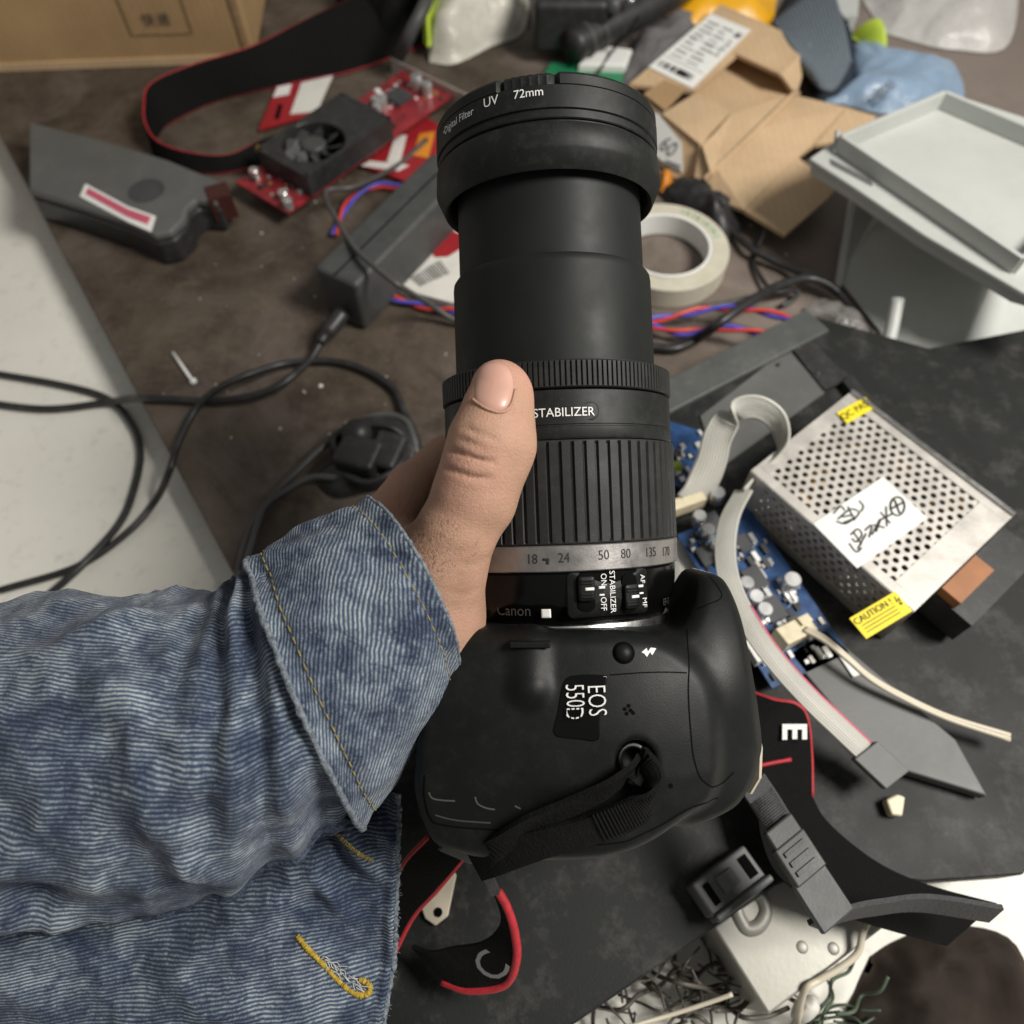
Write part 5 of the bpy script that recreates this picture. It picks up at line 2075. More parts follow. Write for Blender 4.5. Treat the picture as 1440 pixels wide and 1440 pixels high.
o2 = b.build('lip', M['tray_rim'], LT)
bevel(o2, 0.001)
for q0, q1 in ((0.12, 0.22), (0.78, 0.92)):
    b = MB()
    b.prism([a + u * q0 + v * 0.2 + zv * 0.0006, a + u * q1 + v * 0.2 + zv * 0.0006, a + u * q1 + v * 0.8 + zv * 0.0006, a + u * q0 + v * 0.8 + zv * 0.0006], (0, 0, -0.0005))
    b.build('slot', M['seam'], LT)
b = MB()
b.prism([a + u * 0.33 + v * 0.3 + zv * 0.002, a + u * 0.62 + v * 0.3 + zv * 0.002, a + u * 0.62 + v * 0.75 + zv * 0.002, a + u * 0.33 + v * 0.75 + zv * 0.002], (0, 0, -0.002))
b.build('button', M['grey_panel'], LT)

zf = -0.024
b = MB()
rr = random.Random(5)
for k in range(46):
    x, y = rr.uniform(850, 1030), rr.uniform(1335, 1460)
    pts = []
    an = rr.uniform(0, 6.28)
    for j in range(6):
        pts.append((x, y, zf + 0.003 + rr.uniform(0, 0.022)))
        an += rr.uniform(-1.1, 1.1)
        x += math.cos(an) * 34
        y += math.sin(an) * 30
    b.tube(pxpath(pts, 6), rr.choice([0.0004, 0.0006, 0.0010]), 6)
o = b.build('cable_tangle', M['tangle'], None, None, True)
tag(o, 'tangle of thin grey wires on the pale table below the tray', 'wires', kind='stuff')
cable('wire', [(830, 1470, zf + 0.03), (880, 1446, zf + 0.03), (940, 1428, zf + 0.028), (990, 1412, zf + 0.03), (1030, 1398, zf + 0.034)], 0.0009, M['cable_white'], 'cream wire crossing the tangle of grey wires', 'wire')
cable('wire', [(1226, 1286, 0.02), (1214, 1310, 0.022), (1206, 1340, 0.02), (1180, 1362, 0.019), (1152, 1378, 0.018), (1130, 1396, 0.016), (1120, 1450, -0.01)], 0.0014, M['cable_white'], 'cream wire bent over the corner of the metal lid', 'wire')
o = pillow('dark_cloth', [(1225, 1345), (1262, 1322), (1330, 1300), (1430, 1330), (1450, 1480), (1250, 1500), (1190, 1440), (1205, 1390)], 0.012, M['cloth_dark'], z0=zf + 0.001, rough=0.006, seed=12, freq=70)
tag(o, 'crumpled dark brown cloth beside the metal lid', 'cloth')
b = MB()
for k in range(14):
    x, y = rr.uniform(1130, 1230), rr.uniform(1420, 1470)
    an = rr.uniform(0, 6.28)
    pts = []
    for j in range(5):
        pts.append((x, y, zf + 0.004 + rr.uniform(0, 0.02)))
        an += rr.uniform(-1, 1)
        x += math.cos(an) * 26
        y += math.sin(an) * 24
    b.tube(pxpath(pts, 6), rr.choice([0.0006, 0.0008]), 6)
o = b.build('wire_tangle', mat('wire_green', (0.07, 0.10, 0.065), 0.5, var=0.5, scale=30), None, None, True)
tag(o, 'tangle of greenish wires at the lower corner of the metal lid', 'wires', kind='stuff')
o = pillow('paper_scrap', [(1118, 1405), (1140, 1398), (1150, 1420), (1130, 1440), (1112, 1430)], 0.008, M['paper_white'], z0=zf + 0.02, rough=0.003, seed=4)
tag(o, 'crumpled white paper scrap by the lower corner of the metal lid', 'paper')
o = panel('plastic_tab', [(1246, 1124, 0.028), (1262, 1116, 0.028), (1274, 1120, 0.028), (1270, 1148, 0.028), (1254, 1146, 0.028)], 0.0055, M['nylon'])
bevel(o, 0.001)
tag(o, 'cream plastic tab on the tray past the strap', 'plastic tab')
# steel hinge by the hanging strap
HG = thing('hinge_plate', 'worn steel hinge plate with two screw holes lying on the tray', 'hinge', D(615, 1260, zt))
o = panel('leaf', [(588, 1266, zt + 0.003), (634, 1218, zt + 0.003), (642, 1230, zt + 0.003), (630, 1288, zt + 0.003), (612, 1302, zt + 0.003), (598, 1292, zt + 0.003)], 0.0018, M['tag_cream'], HG)
bevel(o, 0.0006)
for px, py in ((609, 1254), (616, 1283)):
    b = MB()
    b.cyl(D(px, py, zt + 0.0029), zv * 0.0003, 0.0018, 14)
    b.build('screw_hole', M['seam'], HG, o)

# ------------------------------------------------------------------ left side of the desk
# graphics card
gz = 0.014
a, u, v = rect((405, 300), (636, 134), (340, 250), gz)
un, vn = u.normalized(), v.normalized()
GC = thing('graphics_card', 'red graphics card with a black fan shroud lying on the desk', 'graphics card', Vector((a.x, a.y, 0)))
b = MB()
b.prism([a, a + u, a + u + v, a + v], (0, 0, -0.0016))
board = b.build('board', M['pcb_red'], GC)
sz = 0.030
S = [D(431, 249, sz), D(544, 163, sz), D(380, 192, sz)]
s0 = S[0]
su = (S[1] - S[0])
sv = vn * v.length * 0.93
su = un * su.length
fc = s0 + su * 0.36 + sv * 0.5
fr_ = 0.0225
V, Fc = [], []
nseg = 48
for q in range(4):
    for k in range(nseg):
        t = 2 * math.pi * k / nseg
        d = un * math.cos(t) + vn * math.sin(t)
        if q == 0:                               # on the rectangle's edge
            lim = []
            cu_, cv_ = (fc - s0).dot(un), (fc - s0).dot(vn)
            for comp, c_, L_ in ((math.cos(t), cu_, su.length), (math.sin(t), cv_, sv.length)):
                if comp > 1e-6:
                    lim.append((L_ - c_) / comp)
                elif comp < -1e-6:
                    lim.append(-c_ / comp)
            p = fc + d * min(lim)
        elif q == 1:
            p = fc + d * (fr_ + 0.0008)
        elif q == 2:
            p = fc + d * fr_ - zv * 0.0008
        else:
            p = fc + d * fr_ - zv * 0.012
        V.append(p)
for q in range(3):
    for k in range(nseg):
        k2 = (k + 1) % nseg
        Fc.append([q * nseg + k, q * nseg + k2, (q + 1) * nseg + k2, (q + 1) * nseg + k])
# outer walls
nb_ = len(V)
for k in range(nseg):
    V.append(V[k] - zv * (sz - gz - 0.001))
for k in range(nseg):
    k2 = (k + 1) % nseg
    Fc.append([k2, k, nb_ + k, nb_ + k2])
# add true corners
for c_ in (s0, s0 + su, s0 + su + sv, s0 + sv):
    V.append(c_)
    V.append(c_ - zv * (sz - gz - 0.001))
shroud = link_mesh('fan_shroud', V, Fc, M['black_plastic'], GC)
b = MB()
for c0, c1 in ((s0, s0 + su), (s0 + su, s0 + su + sv), (s0 + su + sv, s0 + sv), (s0 + sv, s0)):
    m_ = (c0 + c1) / 2
    dd = (c1 - c0) / 2
    inn = (s0 + su / 2 + sv / 2 - m_).normalized()
    b.box(m_ + inn * 0.0012 - zv * 0.0076, dd * 0.995, inn * 0.0016, zv * 0.0078)
b.build('shroud_edge', M['black_plastic'], GC, shroud)
b = MB()
b.cyl(fc - zv * 0.0125, zv * 0.0005, fr_ + 0.0004, 40)
b.build('fan_well', M['seam'], GC, shroud)
FAN = MB()
FAN.tube([fc - zv * 0.012, fc - zv * 0.002, fc - zv * 0.0012], [0.0085, 0.0085, 0.0078], 28)
fan = FAN.build('fan', M['dark_grey'], GC, None, True)
fan.data.set_sharp_from_angle(angle=math.radians(40))
for k in range(9):
    t = 2 * math.pi * k / 9 + 0.2
    P = []
    for rr_, sw in ((0.0080, 0.0), (0.014, 0.12), (0.0212, 0.34)):
        t0, t1 = t + sw, t + sw + 0.52
        d0 = un * math.cos(t0) + vn * math.sin(t0)
        d1 = un * math.cos(t1) + vn * math.sin(t1)
        P.append((fc + d0 * rr_ - zv * 0.0026, fc + d1 * rr_ - zv * 0.0095))
    Vb = [q for p in P for q in p]
    Vb += [q - zv * 0.0012 for q in Vb]
    Fb = [[0, 1, 3, 2], [2, 3, 5, 4], [6, 8, 9, 7], [8, 10, 11, 9], [0, 2, 8, 6], [2, 4, 10, 8], [1, 7, 9, 3], [3, 9, 11, 5], [4, 5, 11, 10], [0, 6, 7, 1]]
    link_mesh('blade', Vb, Fb, M['dark_grey'], GC, fan)
for px, py, r, hh in ((356, 238, .0034, .006), (397, 269, .0036, .007), (403, 280, .0034, .007), (528, 137, .0036, .010), (537, 135, .0036, .010), (530, 147, .0036, .010), (585, 106, .0048, .011), (600, 116, .0040, .010)):
    b = MB()
    c = D(px, py, gz + hh)
    c = Vector((c.x, c.y, gz))
    b.tube([c, c + zv * hh * 0.94, c + zv * hh], [r, r, r * 0.9], 18)
    o = b.build('capacitor', M['alu'], GC, None, True)
    o.data.set_sharp_from_angle(angle=math.radians(40))
for k in range(80):
    fu = random.choice([random.uniform(0.03, 0.17), random.uniform(0.63, 0.97)])
    p = a + u * fu + v * random.uniform(0.05, 0.95)
    q = random.choice([(.0010, .0006, .0005), (.0014, .0008, .0006), (.0022, .0018, .0009), (.0010, .0010, .0007)])
    b = MB()
    b.box(p + zv * q[2], un * q[0], vn * q[1], zv * q[2])
    b.build('component', M[random.choice(['label_white', 'chip', 'chip', 'alu', 'zinc', 'black_plastic', 'copper'])], GC)
b = MB()
c = D(560, 140, gz)
b.box(c + zv * 0.002, un * 0.008, vn * 0.008, zv * 0.002)
o = b.build('chip', M['chip'], GC)
bevel(o, 0.0004)
b = MB()
c = D(356, 236, gz) + un * 0.012 + vn * 0.004
b.dome(D(365, 212, gz + 0.004), zv, 0.003, 0.004, 12, 4)
b.build('component', M['gold'], GC, None, True)
b = MB()
e_ = a + u + un * 0.0012
b.prism([e_ - vn * 0.020 - zv * 0.012, e_ + v + vn * 0.012 - zv * 0.012, e_ + v + vn * 0.012 + zv * 0.005, e_ - vn * 0.020 + zv * 0.005], un * 0.0012)
b.build('bracket', M['zinc'], GC)

# red and white packets under the card
PK = thing('snack_packet', 'red, white and orange printed packet under the graphics card', 'packet', D(560, 205, 0.0))
panel('sleeve', [(508, 232, 0.004), (600, 165, 0.004), (660, 200, 0.004), (590, 262, 0.004)], 0.003, M['red_print'], PK)
panel('white_print', [(544, 228, 0.0048), (556, 190, 0.0048), (572, 190, 0.0048), (562, 230, 0.0048)], 0.0006, M['paper_white'], PK)
panel('orange_print', [(580, 218, 0.0048), (590, 188, 0.0048), (612, 184, 0.0048), (602, 222, 0.0048)], 0.0006, M['orange'], PK)
panel('white_print', [(508, 233, 0.0048), (520, 226, 0.0048), (575, 232, 0.0048), (560, 240, 0.0048)], 0.0006, M['paper_white'], PK)
PK = thing('blister_card', 'red and white packaging card sticking out behind the fan shroud', 'packaging', D(400, 140, 0.0))
panel('card', [(364, 182, 0.004), (388, 122, 0.004), (462, 108, 0.004), (440, 160, 0.004)], 0.0015, M['red_print'], PK)
panel('white_print', [(408, 160, 0.0048), (424, 116, 0.0048), (468, 106, 0.0048), (446, 156, 0.0048)], 0.0006, M['paper_white'], PK)
panel('hang_slot', [(386, 166, 0.0048), (392, 146, 0.0048), (397, 147, 0.0048), (392, 167, 0.0048)], 0.0003, M['seam'], PK)
panel('white_print', [(384, 136, 0.0048), (390, 122, 0.0048), (410, 118, 0.0048), (406, 132, 0.0048)], 0.0006, M['label_white'], PK)
PK = thing('parcel_bag', 'white parcel bag with a red logo and barcode beside the lens', 'parcel', D(610, 390, 0.0))
panel('bag', [(548, 402, 0.006), (640, 322, 0.006), (730, 352, 0.006), (700, 436, 0.006), (630, 424, 0.006)], 0.005, M['paper_white'], PK)
panel('red_logo', [(606, 352, 0.0067), (634, 324, 0.0067), (668, 336, 0.0067), (630, 360, 0.0067), (612, 361, 0.0067)], 0.0006, M['red_print'], PK)
b = MB()
for k in range(12):
    p0, p1 = D(578 + k * 3.6, 388 - k * 2.2 + 2, 0.0064), D(592 + k * 3.6, 398 - k * 1.6 + 4, 0.0064)
    b.band([p0, p1], (p1 - p0).cross(zv), random.choice([0.0006, 0.001]), 0.0003)
b.build('barcode', M['print_grey'], PK)

# power adapter
az = 0.040
a, u, v = rect((440, 374), (608, 212), (490, 412), az)
AD = thing('power_adapter', 'long black power adapter block lying behind the lens', 'power adapter', Vector((a.x, a.y, 0)))
b = MB()
b.prism([a, a + u, a + u + v, a + v], (0, 0, -(az - 0.001)))
o = b.build('case', M['dark_grey'], AD)
bevel(o, 0.0035, 3)
b = MB()
nn = v.normalized()
b.box(a + u / 2 + v * 0.5 + zv * 0.0001, u * 0.494, nn * 0.0004, zv * 0.0003)
b.build('seam_line', M['seam'], AD, o)
b = MB()
b.tube(pxpath([(482, 440, 0.014), (470, 456, 0.012), (458, 470, 0.010), (450, 482, 0.008)], 4), [0.0052] * 8 + [0.0034] * 5, 10)
b.build('strain_relief', M['cable_black'], AD, None, True)
cable('lead', [(452, 480, 0.007), (436, 506, 0.005), (410, 530, 0.008), (382, 548, 0.0075), (340, 560, 0.006), (290, 564, 0.004), (235, 561, 0.004), (205, 560, 0.003), (182, 561, -0.008), (150, 566, -0.020), (60, 575, -0.0210), (-60, 560, -0.0210)], 0.0023, M['cable_black'], None, root=AD)
cable('cable', [(590, 640, 0.004), (585, 612, 0.004), (568, 579, 0.004), (554, 547, 0.004), (515, 521, 0.004), (467, 508, 0.004), (403, 511, 0.006), (346, 528, 0.013), (301, 550, 0.0125), (273, 579, 0.007), (250, 625, 0.005), (237, 665, 0.002), (218, 705, -0.018), (180, 748, -0.0205), (110, 796, -0.0210), (0, 830, -0.0210)], 0.0021, M['cable_black'], 'thin black cable arching over the desk and down onto the pale table')
cable('cable', [(-40, 520, -0.0210), (80, 540, -0.0210), (150, 560, -0.0210), (184, 595, -0.0210), (197, 634, -0.0210), (190, 682, -0.0210), (168, 736, -0.0210), (110, 800, -0.0155), (40, 860, -0.0210)], 0.0022, M['cable_black'], 'black cable bent on the pale table past the desk edge')
cable('cable', [(600, 196, 0.006), (560, 232, 0.005), (500, 262, 0.020), (458, 270, 0.024), (474, 310, 0.034), (500, 350, 0.044), (530, 378, 0.047), (562, 402, 0.046), (600, 425, 0.02), (640, 450, 0.006), (700, 470, 0.004)], 0.0018, M['cable_grey'], 'thin grey wire crossing over the power adapter')

# plug and doubled lead on the desk
PG = thing('power_plug', 'black mains plug on a doubled lead, lying beside the hand', 'plug', D(500, 650, 0))
cable('lead', [(640, 650, 0.004), (590, 640, 0.006), (582, 618, 0.009), (570, 592, 0.010), (540, 583, 0.010), (499, 596, 0.009), (452, 630, 0.007), (412, 669, 0.006), (384, 698, 0.005), (354, 740, 0.005), (338, 792, 0.004), (334, 830, 0.004), (345, 900, 0.004)], 0.0021, M['cable_grey'], None, root=PG)
cable('lead', [(560, 668, 0.005), (518, 677, 0.006), (470, 672, 0.007), (436, 672, 0.008), (400, 692, 0.009), (372, 716, 0.009), (356, 760, 0.008), (346, 800, 0.008), (342, 880, 0.006)], 0.0021, M['cable_grey'], None, root=PG)
for k in range(3):
    cable('lead', [(478 + 3 * k, 655, 0.005 + .003 * k), (470, 625 - 4 * k, 0.007 + .003 * k), (505, 594 + 3 * k, 0.010 + .002 * k), (552 - 3 * k, 592 + 4 * k, 0.010 + .002 * k), (580 - 4 * k, 622, 0.009), (566 - 3 * k, 660 - 2 * k, 0.007 + .003 * k), (520, 684 - 3 * k, 0.006 + .003 * k), (484, 668, 0.006 + .003 * k)], 0.0021, M['cable_black'], None, root=PG)
pu_ = (D(545, 652, 0.01) - D(470, 632, 0.01)).normalized()
pv_ = Vector((-pu_.y, pu_.x, 0))
b = MB()
b.box(D(506, 645, 0.012), pu_ * 0.012, pv_ * 0.010, zv * 0.009)
o = b.build('body', M['black_plastic'], PG)
bevel(o, 0.003, 3)
b = MB()
b.box(D(545, 640, 0.010), pu_ * 0.009, pv_ * 0.012, zv * 0.008)
o = b.build('grip', M['black_plastic'], PG)
bevel(o, 0.003, 3)
b = MB()
b.tube([D(500, 612, 0.006), D(502, 611, 0.014), D(503, 610, 0.020)], [0.009, 0.009, 0.0075], 20)
b.build('knob', M['black_plastic'], PG, None, True)
o = pillow('rubber_pad', [(440, 672), (470, 650), (520, 668), (560, 655), (565, 680), (520, 692), (470, 700)], 0.010, M['black_plastic'], rough=0.002, seed=8)
tag(o, 'crumpled black rubber sheet under the mains plug', 'rubber')
PN = thing('plastic_pin', 'small white plastic pin with a round head on bare desk', 'pin', D(258, 515, 0))
b = MB()
b.tube([D(243, 496, 0.0016), D(268, 532, 0.0016)], 0.0011, 8)
b.build('shaft', M['label_white'], PN, None, True)
b = MB()
b.dome(D(272, 537, 0.0005), zv, 0.0024, 0.0030, 12, 5)
b.build('head', M['label_white'], PN, None, True)
b = MB()
b.dome(D(451, 543, 0.0), zv, 0.0016, 0.0012, 8, 3)
tag(b.build('crumb', M['label_white'], None, None, True), 'tiny white crumb inside the loop of thin black cable', 'crumb')

# grey gadget with a pink label
GZ = 0.026
GD = thing('gadget', 'flat grey gadget with rounded black rim and pink sticker', 'gadget', D(240, 280, 0))
out = [(40, 170), (120, 190), (180, 207), (236, 224), (314, 256), (304, 283), (275, 281), (262, 292), (258, 308), (240, 325), (216, 330), (184, 314), (110, 288), (40, 266)]
P = [D(x, y, GZ) for x, y in out]
b = MB()
b.prism(P, (0, 0, -0.006))
o = b.build('top_shell', M['grey_panel'], GD)
bevel(o, 0.002, 3)
c = sum(P, Vector((0, 0, 0))) / len(P)
b = MB()
b.prism([c + (p - c) * 1.02 - zv * 0.0062 for p in P], (0, 0, -0.019))
o = b.build('lower_shell', M['black_plastic'], GD)
bevel(o, 0.003, 3)
b = MB()
b.box(D(312, 284, 0.018), Vector((0.007, 0.003, 0)), Vector((-0.003, 0.007, 0)), zv * 0.009)
o = b.build('port', mat('port_red', (0.05, 0.012, 0.010), 0.5), GD)
st = panel('sticker', [(120, 258, GZ + 0.0006), (180, 290, GZ + 0.0006), (219, 304, GZ + 0.0006), (212, 326, GZ + 0.0006), (180, 312, GZ + 0.0006), (112, 276, GZ + 0.0006)], 0.0005, M['label_white'], GD)
panel('pink_print', [(124, 264, GZ + 0.001), (180, 294, GZ + 0.001), (212, 305, GZ + 0.001), (207, 315, GZ + 0.001), (178, 304, GZ + 0.001), (120, 272, GZ + 0.001)], 0.0003, M['pink_print'], GD, st)
b = MB()
b.cyl(D(206, 268, GZ + 0.0001), zv * 0.0004, 0.012, 24)
b.build('round_mark', M['chip'], GD)

# carton with printed frame
c0, c1 = D(361, 86), D(180, 93)
fu = (c0 - c1).normalized()
fn = Vector((fu.y, -fu.x, 0))
if fn.y > 0:
    fn = -fn
CT = thing('carton', 'brown cardboard carton printed with a frame and two characters', 'carton', c0)
L_ = 0.30
b = MB()
b.box(c0 - fu * L_ / 2 - fn * 0.11 + zv * 0.075, fu * L_ / 2, fn * 0.11, zv * 0.074)
o = b.build('box', M['cardboard_old'], CT)
bevel(o, 0.003, 3)
b = MB()
ec = wall_point(340, 48, c0, fn)
b.band([c0 + fn * 0.0012 - fu * 0.006 + zv * 0.004, c0 + fn * 0.0014 - fu * 0.0065 + zv * 0.05, c0 + fn * 0.0014 - fu * 0.006 + zv * 0.145], fu, 0.0035, 0.0006)
b.build('torn_corner', M['card_edge'], CT, o)
b = MB()
b.box(c0 - fu * L_ / 2 + fn * 0.0008 + zv * 0.0035, fu * L_ / 2, fn * 0.0015, zv * 0.003)
b.build('bottom_fold', M['cardboard'], CT, o)
b = MB()
q = [wall_point(x, y, c0 + fn * 0.001, fn) for x, y in ((186, 49), (271, 46))]
z_lo = q[0].z
for A1_, B1_ in ((q[0], q[1]), (q[1], q[1] + zv * 0.030), (q[0], q[0] + zv * 0.030), (q[0] + zv * 0.030, q[1] + zv * 0.030)):
    b.tube([A1_, B1_], 0.0005, 4)
b.build('printed_frame', M['card_edge'], CT, o)
ctr = wall_point(220, 28, c0 + fn * 0.0010, fn)
Pt, Fc = flat_text('\u5feb\u9012', 0.0105, ctr, fu, zv, 0.0006, spacing=1.25)
link_mesh('lettering', Pt, Fc, M['print_dim'], CT, o)

# black shoulder strap standing on its edge
SS = thing('shoulder_strap', 'wide black shoulder strap with thin red edging curling around beside the carton', 'strap', D(280, 200, 0))
prs = [((610, 58, .002), (575, -40, .03)), ((500, 98, .002), (476, 6, .03)), ((430, 112, .002), (418, 34, .028)), ((372, 125, .002), (352, 66, .028)), ((300, 143, .002), (268, 92, .028)), ((240, 172, .002), (212, 118, .027)), ((222, 190, .002), (202, 150, .024)), ((214, 206, .002), (206, 178, .018)), ((224, 224, .002), (224, 200, .014)), ((262, 239, .002), (264, 214, .012)), ((310, 243, .002), (320, 218, .010)), ((352, 236, .002), (372, 196, .009)), ((410, 226, .002), (430, 180, .008))]
V, Fc, A, B_ = strip2([(D(*p), D(*q)) for p, q in prs], 0.0022)
link_mesh('band', V, Fc, M['web_black'], SS)
for E in (A, B_):
    b = MB()
    b.tube(E, 0.0007, 6)
    b.build('red_edge', M['red_edge'], SS, None, True)
o = pillow('pouch', [(470, 20), (500, -30), (560, -70), (600, -40), (604, 10), (590, 50), (556, 70), (520, 60)], 0.05, M['web_black'], rough=0.006, seed=14)
tag(o, 'soft black pouch leaning by the white plastic bag', 'pouch')
cable('handle', [(556, 88, 0.006), (568, 66, 0.03), (580, 40, 0.045), (600, 0, 0.055), (620, -60, 0.05)], 0.0052, M['dark_grey'], 'bent dark grey rubber handle on the black pouch', 'handle')

# ------------------------------------------------------------------ far side of the desk
o = pillow('plastic_bag', [(604, 88), (598, 30), (610, -60), (700, -80), (740, -20), (736, 44), (690, 66), (640, 90)], 0.045, M['bag_white'], rough=0.008, seed=21, freq=38)
tag(o, 'crumpled cream white plastic bag behind the lens cap', 'bag')
o = pillow('leaf_print', [(596, 60), (600, 20), (608, -20), (616, 10), (610, 48), (604, 66)], 0.028, M['lime'], z0=0.012, rough=0.002, seed=3)
tag(o, 'green plastic strip along the cream plastic bag', 'strip')
GB = thing('circuit_board', 'plain green circuit board with a white block behind the lens cap', 'circuit board', D(830, 100, 0))
panel('board', [(760, 112, 0.006), (775, 88, 0.006), (880, 90, 0.006), (872, 128, 0.006), (800, 135, 0.006)], 0.002, M['pcb_green'], GB)
o = panel('block', [(812, 90, 0.012), (842, 62, 0.012), (890, 68, 0.012), (880, 92, 0.012)], 0.010, M['label_white'], GB)
bevel(o, 0.002)
TP = thing('tripod_head', 'black tripod arm with grooved joints lying across the far desk', 'tripod', D(860, 40, 0))
b = MB()
b.tube(pxpath([(802, 66, 0.022), (850, 40, 0.024), (900, 14, 0.026), (960, -20, 0.028), (1000, -60, 0.028)], 6), 0.0125, 16)
b.build('arm', M['black_plastic'], TP, None, True)
for px, py in ((820, 57), (838, 47)):
    b = MB()
    p, q = D(px, py, 0.0228), D(px + 4, py - 2.2, 0.0229)
    b.tube([p, q], 0.0135, 18)
    b.build('collar', M['dark_grey'], TP, None, True)
b = MB()
b.box(D(800, 15, 0.030), Vector((0.03, 0.0, 0)), Vector((0, 0.028, 0)), zv * 0.02)
o = b.build('head', M['black_plastic'], TP)
bevel(o, 0.006, 3)
b = MB()
b.tube([D(862, 8, 0.040), D(862, 8, 0.046), D(862, 8, 0.047)], [0.006, 0.006, 0.0045], 16)
b.build('knob', M['dark_grey'], TP, None, True)
b = MB()
b.dome(D(887, 1, 0.045), zv, 0.003, 0.003, 12, 4)
b.build('bolt', M['alu'], TP, None, True)
cable('wire', [(900, 20, 0.05), (880, 50, 0.03), (858, 76, 0.014), (840, 104, 0.010), (820, 130, 0.004)], 0.0011, M['cable_black'], 'thin black wire drooping over the white block', 'wire')
o = pillow('stone_chip', [(776, 58), (800, 44), (814, 46), (808, 62), (790, 68)], 0.010, M['tag_cream'], rough=0.001, seed=6)
tag(o, 'rounded tan stone chip by the tripod arm', 'stone')
o = pillow('grey_cloth', [(868, 128), (880, 80), (905, 50), (940, 30), (990, 30), (980, 70), (930, 110), (892, 140)], 0.016, M['fabric_grey'], rough=0.005, seed=31, freq=70)
tag(o, 'rumpled grey cloth tucked against the opened box', 'cloth')
o = pillow('padded_envelope', [(936, 46), (940, 10), (960, -40), (1090, -50), (1090, 10), (1080, 40), (1000, 46), (960, 52)], 0.022, M['yellow_pack'], rough=0.004, seed=41, freq=30)
tag(o, 'bright yellow padded envelope behind the opened box', 'envelope')

# opened flat carton
BX = thing('cardboard_box', 'opened flat cardboard box with shipping label and folded-out flaps', 'cardboard box', D(1040, 180, 0))
CZ = 0.024
TK = 0.0028
cb = M['cardboard']
p1 = panel('label_panel', [(885, 118, CZ), (1014, 6, CZ), (1083, 36, CZ), (978, 128, CZ)], TK, cb, BX)
panel('flap', [(1033, 74, CZ + .001), (1083, 36, CZ + .001), (1142, 62, CZ + .005), (1097, 104, CZ + .004)], TK, cb, BX)
panel('inner_floor', [(974, 132, 0.010), (1040, 66, 0.010), (1126, 130, 0.010), (1000, 244, 0.010)], TK, cb, BX)
panel('gusset', [(1097, 103, CZ + .004), (1142, 62, CZ + .005), (1120, 134, 0.012)], TK, cb, BX)
panel('flap', [(931, 160, CZ), (979, 130, CZ), (1028, 157, CZ - .002), (985, 203, CZ)], TK, cb, BX)
panel('side_panel', [(885, 120, CZ - .003), (931, 160, CZ - .001), (985, 203, CZ - .002), (974, 268, 0.002), (944, 247, 0.002), (876, 186, 0.002)], TK, cb, BX)
panel('lid_panel', [(984, 200, CZ), (1119, 134, CZ - .004), (1190, 151, CZ - .004), (1146, 203, CZ - .004), (1121, 222, CZ - .005), (1046, 295, CZ - .006), (974, 268, CZ - .014)], TK, cb, BX)
panel('lid_flap', [(1047, 296, CZ - .006), (1122, 221, CZ - .005), (1175, 265, CZ - .006), (1165, 278, CZ - .006), (1104, 330, CZ - .008)], TK, cb, BX)
panel('lid_flap', [(1147, 203, CZ - .004), (1191, 151, CZ - .004), (1232, 164, CZ - .002), (1215, 195, CZ - .003)], TK, cb, BX)
b = MB()
b.tube(pxpath([(1119, 128, CZ), (1060, 186, CZ + .0005), (990, 252, CZ - .004)], 6), 0.0016, 8)
b.build('ridge', cb, BX, None, True)
panel('flap', [(988, 205, CZ + .0025), (1030, 160, CZ + .0005), (1118, 130, CZ - .001), (1000, 246, CZ - .002)], TK, cb, BX)
sl = panel('shipping_label', [(912, 94, CZ + .0008), (1000, 19, CZ + .0008), (1056, 42, CZ + .0008), (974, 124, CZ + .0008)], 0.0004, M['label_white'], BX)


def on_label(f, g):
    A0_, B0_, C0_, D0_ = [D(x, y, CZ + .0011) for x, y in ((912, 94), (974, 124), (1056, 42), (1000, 19))]
    return (A0_ * (1 - f) + B0_ * f) * (1 - g) + (D0_ * (1 - f) + C0_ * f) * g


b = MB()
for k in range(22):
    f0 = 0.10 + 0.80 * k / 22
    if random.random() < 0.25:
        continue
    b.band([on_label(f0, 0.07), on_label(f0, 0.15)], on_label(1, 0) - on_label(0, 0), random.choice([0.0007, 0.0012, 0.0019]), 0.0001)
b.build('barcode', M['ink'], BX, sl)
b = MB()
for k in range(9):
    g = 0.28 + 0.075 * k
    for j in range(2):
        f0 = 0.10 + 0.36 * j
        b.band([on_label(f0, g), on_label(f0 + random.uniform(0.15, 0.32), g)], on_label(0, 1) - on_label(0, 0), random.choice([0.0012, 0.0020]), 0.0001)
b.band([on_label(0.80, 0.86), on_label(0.94, 0.86)], on_label(0, 1) - on_label(0, 0), 0.007, 0.0001)
for k in range(5):
    b.band([on_label(0.80, 0.5 + k * 0.06), on_label(0.80 + random.uniform(0.05, 0.12), 0.5 + k * 0.06)], on_label(0, 1) - on_label(0, 0), 0.002, 0.0001)
for g in (0.22, 0.60):
    b.band([on_label(0.06, g), on_label(0.94, g)], on_label(0, 1) - on_label(0, 0), 0.0004, 0.0001)
b.build('small_print', M['print_grey'], BX, sl)
